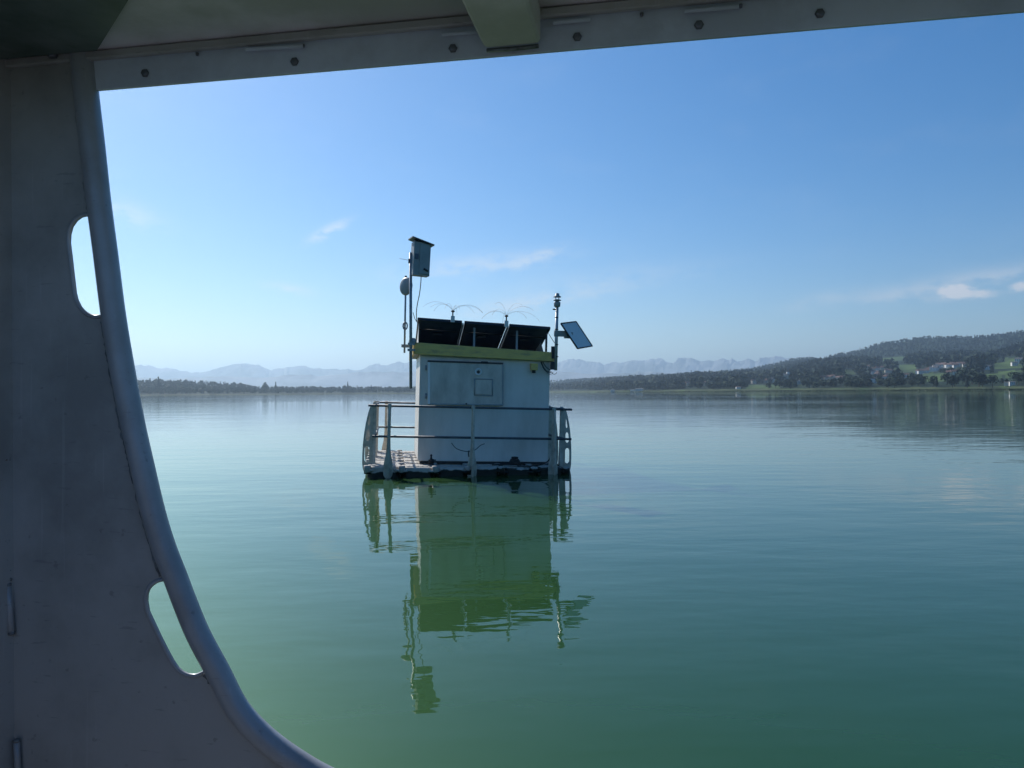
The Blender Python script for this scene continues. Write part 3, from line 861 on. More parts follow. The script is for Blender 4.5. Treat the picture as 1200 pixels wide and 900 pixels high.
m = MB(); m.prism([C((fb.x - .024, yf - .075, fb.z)), C((fb.x - .024, yf - .1 + rd, fb.z)), C((fb.x - .024, yf - .1 + rd, fc.z)), C((fb.x - .024, yf - .075, fc.z))], (.024, 0, 0)); m.build('fascia_board', M['yellow'], cab)
# door
d0, d1, d2, d3 = L(502, 424, yf), L(588.5, 427, yf), L(588.5, 474, yf), L(502, 473, yf)
def slab(name, pts4, t0, t1, mt, parent, bev=.004):
    m = MB(); m.prism([C((p.x, yf - t1, p.z)) for p in pts4], (0, t1 - t0, 0)); m.bevel(bev, 1)
    return m.build(name, mt, parent)
door = slab('door', [d0, d1, d2, d3], .002, .060, M['door'], cab)
slab('edge_strip', [L(501.0, 424.6, yf), L(503.8, 424.7, yf), L(503.8, 473.4, yf), L(501.0, 473.4, yf)], .004, .066, M['trim'], door)
slab('frame_strip', [L(502, 472.6, yf), L(589.4, 473.6, yf), L(589.4, 475.4, yf), L(502, 474.4, yf)], .004, .064, M['enclosure'], door)
slab('frame_strip', [L(587.6, 427, yf), L(589.4, 427, yf), L(589.4, 473.5, yf), L(587.6, 473.5, yf)], .003, .066, M['enclosure'], door)
slab('top_ledge', [L(501, 422.3, yf), L(589, 425.2, yf), L(589, 427, yf), L(501, 424.2, yf)], .004, .072, M['darkmetal'], door)
c_ = C(L(560, 436, yf))
m = MB(); m.lathe([(.058, .061), (.058, .075), (.040, .078), (.040, .064)], (c_.x, 0, c_.z), 20, 'Y')
for v in m.bm.verts: v.co.y = -v.co.y
vent = m.build('vent', M['trim'], door)
m = MB(); m.lathe([(.026, .060), (.026, .072)], (c_.x, 0, c_.z), 14, 'Y')
for v in m.bm.verts: v.co.y = -v.co.y
m.build('vent_core', M['darkmetal'], door)
slab('hatch', [L(556.5, 445, yf), L(575.5, 445.6, yf), L(575.5, 462.6, yf), L(556.5, 462, yf)], .061, .072, M['door'], door)
h0 = [L(555.5, 444, yf), L(576.5, 444.6, yf), L(576.5, 463.8, yf), L(555.5, 463, yf)]
m = MB()
for p, q in zip(h0, h0[1:] + h0[:1]):
    m.tube([C((p.x, yf - .063, p.z)), C((q.x, yf - .063, q.z))], .009, 6)
m.build('hatch_seal', M['enclosure'], door)
c_ = C(L(546, 473, yf)); MB().lathe([(.014, -.075), (.014, -.02)], (c_.x, 0, c_.z), 10, 'Y').build('lock', M['darkmetal'], door)
for py in (431, 464):
    q = C(L(500.6, py, yf)); MB().tube([(q.x - .02, -.02, q.z - .04), (q.x - .02, -.02, q.z + .04)], .013, 8).build('hinge', M['galv'], door)
c_ = C(L(567, 424.2, yf)); MB().box((c_.x, -.082, c_.z), (.11, .02, .012)).build('latch', M['darkmetal'], door)
# yellow junction box under the roof at right, cabin lamp
c_ = C(L(625, 430, yf)); m = MB(); m.box((c_.x, -.055, c_.z), (.11, .10, .11)); m.bevel(.01, 2); jb = m.build('junction_box', M['yellow'], cab)
m = MB(); m.lathe([(.03, -.10), (.03, -.055), (.015, -.05)], (c_.x, -.055, c_.z), 12); m.build('cable_gland', M['darkmetal'], jb)
# corner trim
for xx in (x0, x1):
    s_x = 1 if xx == x0 else -1
    MB().box2(C((xx - .003 * s_x, yf - .004, .05)), C((xx + .028 * s_x, yf + .03, topR.z - .01 if s_x < 0 else topL.z - .02))).build('corner_trim', M['cabin'], cab)

# ---- solar panels on the roof
yt, ybm = yf - .03, yf + 1.22
def panel(pxa, pya, pxb, pyb, label):
    a = L(pxa, pya, yt); b = L(pxb, pyb, yt); drop = .40
    root = empty('solar_panel', at(a.x, yt, a.z), label, 'solar panel', 'three roof solar panels in a row')
    wd = b.x - a.x; dz = b.z - a.z; v = Vector((0, ybm - yt, -drop)); n = Vector((0, drop, ybm - yt)).normalized() 
    P = [Vector((0, 0, 0)), Vector((wd, 0, dz)), Vector((wd, 0, dz)) + v, v]
    m = MB(); m.prism([p - n * .004 for p in P], n * -.006); m.build('back_sheet', M['pvback'], root)
    m = MB(); m.prism([p + n * .001 for p in P], n * .005); m.build('glass', M['glass'], root)
    m = MB(); t = .035
    m.prism([P[0] - n * t, P[1] - n * t, P[1] + n * .008, P[0] + n * .008], v.normalized() * .018)
    m.prism([P[3] - n * t, P[2] - n * t, P[2] + n * .008, P[3] + n * .008], v.normalized() * -.018)
    ex = (P[1] - P[0]).normalized() * .018
    m.prism([P[0] - n * t, P[3] - n * t, P[3] + n * .0075, P[0] + n * .0075], ex)
    m.prism([P[1] - n * t, P[2] - n * t, P[2] + n * .0075, P[1] + n * .0075], -ex)
    m.build('frame', M['pvframe'], root)
    # one mounting rail under the panel across it
    q = P[0] + v * .28 - n * .045; q2 = P[1] + v * .28 - n * .045
    m = MB(); m.tube([q + ex * 2, q2 - ex * 2], .013, 6); m.build('cross_rail', M['darkmetal'], root)
    c = (P[0] + P[1]) / 2 + v * .45 - n * .02; m = MB(); m.box(c, (.14, .10, .025)); m.build('terminal_box', M['pvframe'], root)
    return root, P
r1, P1 = panel(489.5, 372.5, 541.5, 376.2, 'left one of three dark solar panels on the cabin roof, beside the tall mast')
r2, P2 = panel(544.5, 376.5, 593.5, 379.8, 'middle one of three dark solar panels on the cabin roof')
r3, P3 = panel(597, 380, 645, 383.5, 'right one of three dark solar panels on the cabin roof, beside the wind sensor')
# supporting struts of the rack
rack = empty('panel_rack', at(0, yt, 0), 'metal rack of struts carrying the three solar panels on the cabin roof', 'rack')
def RK(v): return Vector((v[0], v[1] - yt, v[2]))
for px_ in (556, 606, 640.5):
    yy = yt + .12 if px_ < 630 else yt + .05
    t_ = L(px_, 382 + (px_ - 556) * .07, yy); b_ = L(px_, 410, yy)
    MB().box2(RK((t_.x - .016, yy - .01, b_.z - .1)), RK((t_.x + .016, yy + .015, t_.z - .03))).build('strut', M['enclosure'] if px_ < 630 else M['darkmetal'], rack)
for (pa, pb, ytop, ybot) in ((541.8, 543.5, 377.5, 0), (594.3, 596.2, 381, 0)):
    a = L((pa + pb) / 2, ytop, yt)
    v = Vector((0, ybm - yt, -.40))
    p = RK((a.x, yt, a.z - .012)); m = MB()
    m.prism([p + Vector((-.013, .02, -.0)), p + Vector((.013, .02, -.0)), p + Vector((.013, .02, -.03)), p + Vector((-.013, .02, -.03))], v * .97)
    m.build('slope_rail', M['alu'], rack)
a = L(640, 396, yt + .5)
m = MB(); q = RK((a.x, 0, 0))
tb = L(645, 383.5, yt)
m.prism([RK((tb.x - .06, yt + .20, fb.z - .02)), RK((tb.x - .06, ybm - .02, fb.z - .02)), RK((tb.x - .06, ybm - .02, fb.z + .02)), RK((tb.x - .06, yt + .5, tb.z - .22))], (.008, 0, 0)); m.build('side_plate', M['cabin'], rack)
tb = L(489.5, 372.5, yt)
m = MB(); m.prism([RK((tb.x + .02, yt + .10, fa.z - .02)), RK((tb.x + .02, ybm - .02, fa.z - .02)), RK((tb.x + .02, ybm - .02, fa.z + .02)), RK((tb.x + .02, yt + .1, tb.z - .08))], (.008, 0, 0)); m.build('side_plate', M['cabin'], rack)

# ---- bird deterrents with long thin wires
def spider(px_, py_, label, seed):
    b = L(px_, py_, yt - .02); r = random.Random(seed)
    root = empty('bird_deterrent', at(b.x, yt - .02, b.z), label, 'bird deterrent', 'wire bird deterrents on the panel edge')
    m = MB(); m.box((0, 0, .0), (.062, .05, .10)); m.bevel(.004, 1); m.build('base_block', M['white_sensor'], root)
    m = MB(); m.tube([(0, 0, .05), (0, 0, .115)], .011, 8); m.lathe([(.012, .11), (.03, .118), (.03, .136), (.012, .142)], n=12); m.build('hub', M['darkmetal'], root)
    for k in range(9):
        a = k * 2 * math.pi / 9 + r.uniform(-.2, .2); ln = r.uniform(.42, .62); el0 = r.uniform(.5, .95)
        pts_ = []; x = 0; z = .135; e = el0
        for s in range(13):
            pts_.append((x * math.cos(a), x * math.sin(a), z)); st = ln / 12; x += st * math.cos(e); z += st * math.sin(e); e -= .13 * (1 + r.uniform(-.1, .1))
        m = MB(); m.tube(pts_, .0017, 4); m.build('wire', M['galv'], root)
spider(530.5, 374.0, 'bird deterrent with drooping wires on the left solar panel edge', 3)
spider(593.3, 379.5, 'bird deterrent with drooping wires on the gap before the right solar panel', 8)

# ---- tall left mast
ym = yf - .16
mt, mbm = L(481.2, 296, ym), L(481.4, 455.5, ym)
mast = empty('tall_mast', at(mbm.x, ym, mbm.z), 'tall thin galvanised mast clamped to the left corner of the roof', 'mast')
hm = mt.z - mbm.z; lx = mt.x - mbm.x
MB().tube([(0, 0, 0), (lx, 0, hm)], .024, 12).build('tube', M['galv'], mast)
for (py_, w_) in ((403, .11), (410, .12)):
    q = L(482, py_, ym); m = MB(); m.box((q.x - mbm.x, .02, q.z - mbm.z), (w_, .09, .035)); m.bevel(.006, 1); m.build('clamp', M['enclosure'], mast)
q = L(482, 399, ym); m = MB(); m.lathe([(.06, 0), (.058, .04), (.04, .08), (.02, .085)], (q.x - mbm.x + .02, .05, q.z - mbm.z - .04), 14); m.build('bracket_cap', M['enclosure'], mast)
q = L(480, 305, ym); m = MB(); m.tube([(q.x - mbm.x - .16, 0, q.z - mbm.z + .02), (q.x - mbm.x, 0, q.z - mbm.z)], .003, 5); m.build('spike', M['galv'], mast)
q = L(479.6, 306, ym); m = MB(); m.box((q.x - mbm.x, 0, q.z - mbm.z), (.03, .04, .07)); m.build('clamp', M['darkmetal'], mast)
# control box at its head
bc = L(492.6, 304.5, ym)
bx = empty('control_box', at(bc.x, ym - .02, bc.z), 'grey weatherproof box under a small slanted lid at the mast head', 'box')
bx.matrix_world = bx.matrix_world @ Matrix.Rotation(R(14), 4, 'Z') @ Matrix.Rotation(R(1.5), 4, 'Y')
m = MB(); m.box((0, 0, 0), (.27, .17, .52)); m.bevel(.022, 3); box = m.build('housing', M['enclosure'], bx)
m = MB(); m.box((.045, -.093, .0), (.165, .018, .47)); m.bevel(.008, 2); m.build('door', M['enclosure'], bx)
m = MB(); m.box((-.085, -.089, .03), (.055, .012, .085)); m.build('window', M['pvback'], bx)
m = MB(); m.tube([(.03, -.11, -.155), (.10, -.11, -.185)], .016, 8); m.build('handle', M['darkmetal'], bx)
m = MB(); m.box((.0, 0, .275), (.37, .26, .022), Matrix.Rotation(R(14), 3, 'Y')); m.bevel(.004, 1); m.build('lid', M['darkmetal'], bx)
m = MB(); m.box((-.07, 0, .262), (.10, .14, .04)); m.box((-.115, .0, .215), (.05, .05, .012)); m.build('lid_bracket', M['darkmetal'], bx)
# cable from box to panels
pts_ = [L(493.5, 324, ym + .02), L(493, 333, ym), L(491.5, 345, ym), L(489, 357, ym), L(488, 367, ym), L(488.5, 377, yt - .02)]
def smooth_path(P, n=5):
    out = []
    P = [P[0]] + list(P) + [P[-1]]
    for i in range(1, len(P) - 2):
        for k in range(n):
            t = k / n; a, b, c, d = P[i - 1], P[i], P[i + 1], P[i + 2]
            out.append(.5 * ((2 * b) + (c - a) * t + (2 * a - 5 * b + 4 * c - d) * t * t + (3 * b - a - 3 * c + d) * t ** 3))
    out.append(P[-2]); return out
def cable(name, pxs, label, r=.007, mt='cable'):
    P = [Vector(p) for p in pxs]; o = MB(); b = P[0].copy(); o.tube([p - b for p in smooth_path(P)], r, 6)
    ob = o.build(name, M[mt]); ob.matrix_world = at(*b); tag(ob, label, 'cable'); return ob
cable('cable', pts_, 'thin dark cable hanging from the mast-head box to the solar panels')
cable('cable', [L(484, 366, ym), L(486, 373, ym), L(489, 378, yt - .02)], 'short dark cable between the tall mast and the left solar panel', .005)

# ---- short antenna mast with round antenna, behind the tall mast
ya = yf + .35
t_, b_ = L(475.6, 325, ya), L(474.2, 405, ya)
am = empty('antenna_mast', at(b_.x, ya, b_.z), 'slender antenna mast with round disc antenna left of the tall mast', 'antenna')
m = MB(); m.tube([(0, 0, -.12), (t_.x - b_.x, 0, t_.z - b_.z)], .016, 10); m.build('tube', M['galv'], am)
q = L(475.8, 336, ya); dq = q - b_
m = MB(); m.lathe([(.02, -.035), (.12, -.028), (.148, -.01), (.148, .01), (.13, .018), (.02, .022)], (0, 0, 0), 28, 'Y')
dsk = m.build('disc_antenna', M['enclosure'], am); dsk.location = (dq.x + .0, -.05, dq.z); dsk.rotation_euler = (0, 0, R(-50))
q = L(474.8, 382, ya) - b_; m = MB(); m.tube([(q.x + .035 * math.cos(t), -.02, q.z + .06 * math.sin(t)) for t in np.linspace(0, 6.28, 14)], .012, 6, caps=False); m.build('shackle', M['galv'], am)
q = L(475.6, 325, ya) - b_; m = MB(); m.box((q.x, 0, q.z), (.035, .035, .05)); m.build('end_cap', M['darkmetal'], am)
m = MB(); q = L(474, 404, ya) - b_; m.box((q.x + .05, 0, q.z - .02), (.2, .05, .05)); m.build('bracket', M['enclosure'], am)

# ---- right mast with wind sensor
yr = yf - .13
t_, b_ = L(652.8, 360, yr), L(651.2, 434, yr)
rm = empty('sensor_mast', at(b_.x, yr, b_.z), 'shorter mast with ultrasonic wind sensor on the right corner of the roof', 'mast')
d_ = t_ - b_
MB().tube([(0, 0, 0), (d_.x, 0, d_.z)], .026, 12).build('tube', M['alu'], rm)
m = MB(); z0 = d_.z
m.lathe([(.030, z0), (.052, z0 + .012), (.056, z0 + .07), (.050, z0 + .085), (.026, z0 + .090)], (d_.x, 0, 0), 18)
m.build('sensor_body', M['enclosure'], rm)
m = MB(); m.lathe([(.026, z0 + .088), (.034, z0 + .100), (.064, z0 + .106), (.064, z0 + .120), (.034, z0 + .128)], (d_.x, 0, 0), 18); m.build('sensor_disc', M['enclosure'], rm)
m = MB()
for k in range(4):
    a = k * math.pi / 2 + .5; m.tube([(d_.x + .036 * math.cos(a), .036 * math.sin(a), z0 + .118), (d_.x + .036 * math.cos(a), .036 * math.sin(a), z0 + .165)], .006, 6)
m.build('spacer', M['alu'], rm)
m = MB(); m.lathe([(.064, z0 + .162), (.062, z0 + .176), (.036, z0 + .188), (.032, z0 + .222), (.010, z0 + .232)], (d_.x, 0, 0), 18)
m.build('sensor_head', M['enclosure'], rm)
q = L(650.3, 362.5, yr) - b_; m = MB(); m.box((q.x - .01, 0, q.z), (.05, .03, .02)); m.build('clamp', M['darkmetal'], rm)
for py_ in (372, 386, 404, 418):
    q = L(652.2, py_, yr) - b_; m = MB(); m.lathe([(.030, -.008), (.030, .008)], (q.x, 0, q.z), 12); m.build('tie', M['darkmetal'], rm)
q = L(649.2, 428.5, yr) - b_; m = MB(); m.box((q.x, .03, q.z), (.10, .09, .13)); m.bevel(.01, 2); m.build('cable_box', M['darkmetal'], rm)
q = L(649, 413, yr) - b_; m = MB(); m.box((q.x + .01, .05, q.z), (.08, .06, .2)); m.build('bracket', M['darkmetal'], rm)
for (x_, dd) in ((645, .05), (650, .04)):
    q = L(x_, 436, yr) - b_; m = MB(); m.tube([(q.x + dd * math.cos(t), .03, q.z + .035 * math.sin(t)) for t in np.linspace(3.14, 6.28, 9)], .004, 5); m.build('cable_loop', M['cable'], rm)
# small tilted solar panel on an arm
ar = L(652.3, 392.5, yr)
sp_ = empty('small_solar_panel', at(ar.x, yr, ar.z), 'small tilted solar panel on a short arm right of the wind sensor mast', 'solar panel')
q0 = L(649.5, 392, yr) - ar; q1 = L(664, 392.5, yr) - ar
m = MB(); m.box2((q0.x, -.035, -.025), (q1.x, .02, .07)); m.bevel(.006, 1); m.build('arm', M['enclosure'], sp_)
m = MB(); m.box((q1.x + .03, .0, .0), (.14, .05, .10)); m.bevel(.005, 1); m.build('bracket', M['enclosure'], sp_)
# quad: near-top-left, top-right(far), bottom-right, bottom-left
c = [L(657.3, 379, yr - .10) - ar, L(675, 376.8, yr + .22) - ar, L(694, 407.2, yr + .22) - ar, L(677, 408.5, yr - .10) - ar]
# flatten to a plane
nrm = (c[1] - c[0]).cross(c[3] - c[0]).normalized(); c[2] = c[1] + c[3] - c[0]
if nrm.y < 0: nrm = -nrm
m = MB(); m.prism(c, nrm * .012); m.build('back_sheet', M['white_sensor'], sp_)
m = MB()
for p, q in zip(c, c[1:] + c[:1]): m.tube([p, q], .011, 6)
m.build('frame', M['darkmetal'], sp_)
m = MB(); m.prism([p + nrm * .0135 for p in c], nrm * .004); m.build('glass', M['glass'], sp_)
cable('cable', [L(643, 391, yt + .1), L(646, 396, yr), L(650, 402, yr), L(652, 405, yr)], 'thin cable from the right solar panel to the wind sensor mast', .005)
cable('cable', [L(634, 424, yf - .04), L(637, 431, yf - .06), L(641, 435.5, yf - .07), L(646, 436, yr)], 'thick dark cable under the roof board at the right corner', .010)
cable('cable', [L(636, 424, yf - .03), L(640, 430, yf - .05), L(645, 434, yr)], 'second thinner cable under the roof board at the right corner', .006)

# ---- rope between front rail and post, deck gear
cable('rope', [L(529, 519, yo - .02), L(534, 525, yo - .03), L(541, 528, yo - .03), L(549, 529, yo - .04), L(557, 527, yo - .03), L(563, 522, yo - .02), L(568, 520, yo - .02)], 'thin rope looped below the middle rail at the centre post', .006, 'rope')
cable('rope', [L(549.5, 528, yo - .04), L(549, 532, yo - .04), L(549.5, 535.5, yo - .04)], 'short knotted rope end hanging below the looped rope', .009, 'rope')
cable('rope', [L(650, 503, 0 - 1.45), L(648, 520, -1.45), L(646, 535, -1.42), L(638, 543, -1.40), L(622, 546.5, -1.38), L(606, 546, -1.36)], 'dark rope running down the right post and along the deck', .010, 'rope')
def coil(px_, py_, ly, n, rad, label):
    b = L(px_, py_, ly); P = []; r = random.Random(4)
    for k in range(n * 10):
        t = k / 10 * 2 * math.pi; rr = rad * (1 - .45 * k / (n * 10)) * (1 + r.uniform(-.08, .08)); P.append((rr * math.cos(t), rr * .7 * math.sin(t), .015 + .085 * k / (n * 10) + r.uniform(-.006, .006)))
    m = MB(); m.tube(P, .014, 6); m.lathe([(.03, 0), (.03, .10), (.055, .11), (.055, .13), (.02, .135)], n=10)
    o = m.build('rope_coil', M['rope']); o.matrix_world = at(b.x, ly, .01); tag(o, label, 'rope'); return o
coil(603, 546, -1.34, 5, .10, 'heap of dark mooring rope on the deck front right of the centre post')
b = L(505, 547, -1.33)
m = MB(); m.lathe([(.045, 0), (.045, .02), (.020, .03), (.020, .09), (.012, .13), (.02, .15), (.008, .165)], n=12); m.box((.02, 0, .075), (.11, .02, .018)); m.tube([(.04 * math.cos(t), .04 * math.sin(t), .03 + t * .004) for t in np.linspace(0, 14, 30)], .009, 6)
o = m.build('mooring_cleat', M['rope']); o.matrix_world = at(b.x, -1.33, .0); tag(o, 'small dark mooring cleat on the sunlit front left of the deck', 'cleat')
m = MB(); m.tube([(-.02, 0, .0), (.16, .02, .012), (.3, -.02, .012), (.44, .03, .012)], .012, 6); o = m.build('rope', M['rope']); bb = L(578, 546, -1.36); o.matrix_world = at(bb.x, -1.36, .01); tag(o, 'loose dark rope lying on the deck beside the rope heap', 'rope')

# ================================================================== THE BOAT WE STAND IN
WP = Vector((-.616, 1.14, 0)); WD = Vector((1.229, -.22, 0)).normalized(); WN = Vector((WD.y, -WD.x, 0))   # WN points inboard (to the camera)
if WN.dot(Vector((0, -1, 0))) < 0: WN = -WN
def Wp(px_, py_, off=0.0):
    d = ray(px_, py_); base = WP + WN * off
    t = (base - CAMP).dot(WN) / d.dot(WN)
    return CAMP + d * t
boat = empty('boat', Matrix.Translation((0, 0, 0)), 'dark metal boat frame with curved tube, slotted side plate and roof beam framing the view', 'boat')
TE = [(82, 110, 50), (87, 113, 100), (95, 120.5, 167), (102, 128.5, 233), (112, 136, 300), (120, 146, 370), (130, 157, 433), (143, 170, 500), (153.5, 180.5, 547), (166.5, 192.5, 600), (177, 206, 640), (190, 221.5, 677), (200, 231, 703), (217, 247, 743), (238, 273, 787)]
ctr = [((a + b) / 2, y) for a, b, y in TE] + [(278, 830), (308, 863), (345, 891), (385, 914), (435, 934), (500, 950)]
cpts = [Wp(x, y) for x, y in ctr]
rad = [.0175] * 3 + [.0170] * 4 + [.0165] * (len(ctr) - 7)
cs = smooth_path(cpts, 5); rs = [float(np.interp(i / 5, range(len(rad)), rad)) for i in range(len(cs))]
MB().tube(cs, rs, 20).build('frame_tube', M['hull_tube'], boat)
# slotted plate, 5 mm, welded to the tube
slot1 = [(104, 251), (95, 253), (88, 258), (83, 265), (80.5, 274), (80, 284), (82, 300), (84.5, 322), (87, 343), (89, 351), (93, 359), (99, 366), (106, 370), (113, 371.5), (120, 370)]
slot2 = [(192, 679), (185, 680.5), (179, 684), (174.5, 689), (171.5, 697), (171, 705), (173, 717), (180, 732), (187, 747), (194, 761), (201, 774), (207, 783), (213, 788), (220, 791), (228, 792), (234, 790.5), (241, 787)]
def cx(y): return float(np.interp(y, [c_[1] for c_ in ctr], [c_[0] for c_ in ctr]))
edge = []
y = 57
while y < 251: edge.append((cx(y), y)); y += 12
edge.append((cx(251), 251)); edge += slot1; edge.append((cx(370), 370))
y = 382
while y < 679: edge.append((cx(y), y)); y += 12
edge.append((cx(679), 679)); edge += slot2; edge.append((cx(787), 787))
y = 797
while y < 940: edge.append((cx(y), y)); y += 10
edge = edge + [(500, 946), (500, 1150), (-60, 1150), (-60, 57)]
m = MB(); m.prism([Wp(x, y, .002) for x, y in edge], WN * -.006)
m.build('side_plate', M['hull'], boat)
# rounded rim of slots (thin folded edge)
for sl in (slot1, slot2):
    m = MB(); m.tube(smooth_path([Wp(x, y, .0015) for x, y in sl], 3), .0032, 6); m.build('slot_rim', M['hull_tube'], boat)
# irregular weld bead between plate and tube
def weld(pxpts, name='weld_seam', r=.0032, off=.004):
    P = smooth_path([Wp(x, y, off) for x, y in pxpts], 8); rr = random.Random(len(pxpts))
    P2 = [p + Vector((rr.uniform(-1, 1), rr.uniform(-1, 1), rr.uniform(-1, 1))) * .0007 for p in P]
    MB().tube(P2, [r * rr.uniform(.6, 1.4) for _ in P2], 6).build(name, M['weld'], boat)
def lx_(y): return float(np.interp(y, [t[2] for t in TE] + [813, 847, 880, 897, 930], [t[0] for t in TE] + [257, 283, 317, 333, 380]))
weld([(lx_(y) - .5, y) for y in (376, 400, 430, 460, 500, 530, 560, 600, 640, 674)])
weld([(lx_(y) - .5, y) for y in (790, 805, 820, 835, 850, 870, 885, 897, 925)])
weld([(lx_(y) - .5, y) for y in (60, 90, 130, 180, 215, 246)], r=.0022)
# left hull side, coming towards the camera
pl, pl2 = Wp(-8, 57), Wp(17, 1150)
def hull_side(x0_, y0_, x1_, y1_):
    a = Wp(x0_, y0_); b = Wp(x1_, y1_); v = Vector((-.35, -1, 0)).normalized() * .6
    return [a, a + v, b + v, b]
m = MB(); m.prism(hull_side(14, 40, 20, 1150), Vector((-.005, 0, 0))); m.build('hull_side', M['hull'], boat)
# seam and hinges at the left edge of the plate
weld([(3, 545), (6, 600), (10, 660), (13, 680)], r=.002, off=.006)
for (xa, ya_, xb, yb_) in ((9.5, 685, 13.5, 742), (19.5, 868, 22, 925)):
    a, b = Wp(xa, ya_, .008), Wp(xb, yb_, .008); MB().tube([a, (a + b) / 2, b], .0045, 10).build('hinge_pin', M['hull_tube'], boat)
    for p in (a, b): MB().lathe([(.002, -.003), (.0048, -.002), (.0048, .002), (.002, .003)], p, 10).build('hinge_cap', M['weld'], boat)
a, b = Wp(1, 500, .012), Wp(4, 540, .012); MB().tube([a, b], .006, 8).build('red_tag', M['rust'], boat)
# top weld, clamp
weld([(-8, 58), (12, 60), (30, 58), (50, 57), (60, 56.5)], r=.0030, off=.006)
q = Wp(64, 51, .018); m = MB(); m.box(q, (.028, .02, .014)); m.bevel(.003, 2); m.build('clamp', M['bolt'], boat)
q = Wp(61.5, 61, .014); m = MB(); m.lathe([(.006, -.009), (.0075, -.006), (.0075, .008)], q, 6); m.build('bolt', M['bolt'], boat)
weld([(81, 50), (90, 53), (102, 54), (112, 55)], r=.0030, off=.018)
# ceiling, roof beam
zc = Wp(113, 63).z
def wpt(s, off, z): p = WP + WD * s + WN * off; return Vector((p.x, p.y, z))
zb = Wp(113, 105.5).z
s0, s1 = -.9, 1.9
m = MB(); m.prism([wpt(s0, 0, zb), wpt(s1, 0, zb), wpt(s1, 0, zc + .02), wpt(s0, 0, zc + .02)], WN * -.006); m.bevel(.0015, 2); m.build('roof_beam', M['beam'], boat)
m = MB(); m.prism([wpt(s0, .001, zc - .012), wpt(s1, .001, zc - .012), wpt(s1, .001, zc - .0), wpt(s0, .001, zc - .0)], WN * .010); m.bevel(.002, 1); m.build('beam_shade_lip', M['hull'], boat)  # darker paint than the beam stands in for shade under the ceiling
m = MB(); m.prism([wpt(s0, -.004, zc + .002), wpt(s1, -.004, zc + .002), wpt(s1, .42, zc + .002), wpt(s0, .42, zc + .002)], (0, 0, .03)); m.build('ceiling_panel', M['ceiling'], boat)
# dark corner gusset plate
def zpt(px_, py_, z):
    d = ray(px_, py_); t = (z - H) / d.z; return CAMP + d * t
g1, g2 = zpt(113.5, 56, zc - .003), zpt(150, -3, zc - .003)
far = g1 + (g2 - g1) * 1.9
m = MB(); m.prism([g1, far, far + Vector((-1.6, 0, 0)), Vector((g1.x - .8, g1.y + .14, g1.z))], (0, 0, -.004)); m.build('corner_gusset', M['gusset'], boat)
# bolts and short lap plates along the beam
for (x_, y_) in ((170.5, 86), (345.5, 72.5), (531, 57), (676.5, 43.5), (819, 29.5), (960.5, 16)):
    p = Wp(x_, y_, 0); m = MB(); m.lathe([(.0062, -.001), (.0062, .002), (.0050, .004), (.002, .0045)], (0, 0, 0), 6, 'Y')
    o = m.build('bolt', M['bolt'], boat); o.matrix_world = Matrix.Translation(p) @ Matrix.Rotation(math.atan2(WN.y, WN.x) + R(-90), 4, 'Z')
for (xa, ya_, xb, yb_) in ((288, 58, 355, 54), (518, 40.5, 566, 37), (648, 26.5, 692, 23), (802, 13.5, 866, 7.5)):
    a, b = Wp(xa, ya_, .006), Wp(xb, yb_, .006); m = MB(); m.tube([a, a + (b - a) * .02, b], .0028, 8); m.build('hinge_bar', M['beam'], boat)
for (x_, y_) in ((231, 63.5), (355, 54), (868, 7), (752, 17)):
    p = Wp(x_, y_, .004); m = MB(); m.lathe([(.002, -.002), (.0025, .002)], p, 8); m.build('rivet', M['bolt'], boat)
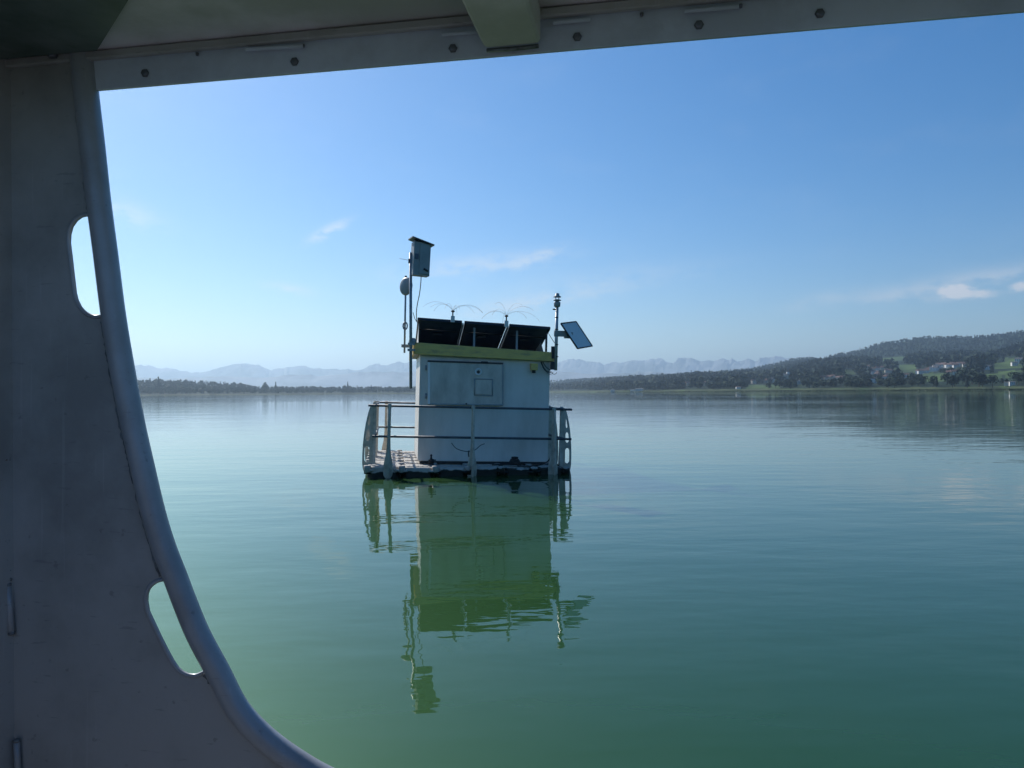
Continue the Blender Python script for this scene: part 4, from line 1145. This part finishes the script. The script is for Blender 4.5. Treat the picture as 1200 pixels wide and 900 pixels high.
# cross beam (box section) running inboard under the ceiling
zx = Wp(600, 60).z
sL = (Wp(569, 61) - WP).dot(WD); sR = (Wp(636, 56) - WP).dot(WD)
m = MB(); m.prism([wpt(sL, .012, zc + .001), wpt(sL, .012, zx), wpt(sR, .012, zx), wpt(sR, .012, zc + .001)], WN * .38)
m.bevel(.009, 3); m.build('cross_beam', M['ceiling'], boat)
MB().tube([wpt(sL + .004, .011, zx - .001), wpt((sL + sR) / 2, .011, zx - .002), wpt(sR - .004, .011, zx - .001)], .0028, 6).build('weld_seam', M['weld'], boat)
MB().tube([wpt(sL - .002, .02, zx + .03), wpt(sL - .001, .5, zx + .03)], .002, 6).build('weld_seam', M['weld'], boat)
# the rest of the cabin behind the camera: lower side, floor, plus two unseen walls added to block light
zf = H - 1.15
m = MB(); m.prism([wpt(s0, 0, zf), wpt(s1, 0, zf), wpt(s1, 2.6, zf), wpt(s0, 2.6, zf)], (0, 0, -.03)); m.build('floor', M['deck'], boat)
m = MB(); m.prism([wpt(s0, 1.3, zf), wpt(s1, 1.3, zf), wpt(s1, 1.3, H + .12), wpt(s0, 1.3, H + .12)], WN * .02); m.build('inner_shade_wall', M['deck'], boat)  # unseen wall added behind the camera to darken the lower side plate
m = MB(); m.prism([wpt(s1, 0.02, zf + .002), wpt(s1, 1.295, zf + .002), wpt(s1, 1.295, H + .10), wpt(s1, .02, H + .10)], WD * .02); m.build('aft_shade_wall', M['deck'], boat)  # unseen end wall added to cut off light from the right
m = MB(); m.prism([wpt(-.1, 0, zf), wpt(s1, 0, zf), wpt(s1, 0, zf + .42), wpt(.0, 0, zf + .42)], WN * -.006); m.build('lower_side', M['hull'], boat)

# ================================================================== HAZE
hz = MB(); hz.box2((-BOX + 310, -BOX - 170, -4.0), (BOX + 520, BOX + 430, 760.))
vm = bpy.data.materials.new('haze_air'); vm.use_nodes = True; t = vm.node_tree
for n in list(t.nodes): t.nodes.remove(n)
out = N(t, 'ShaderNodeOutputMaterial'); pv = N(t, 'ShaderNodeVolumePrincipled')
pv.inputs['Color'].default_value = (.60, .81, 1.0, 1); pv.inputs['Density'].default_value = .000106; pv.inputs['Anisotropy'].default_value = .48
t.links.new(pv.outputs[0], out.inputs['Volume'])
haze = hz.build('haze', vm); tag(haze, 'pale morning haze over the lake', kind='stuff')
sc.cycles.volume_max_steps = 64
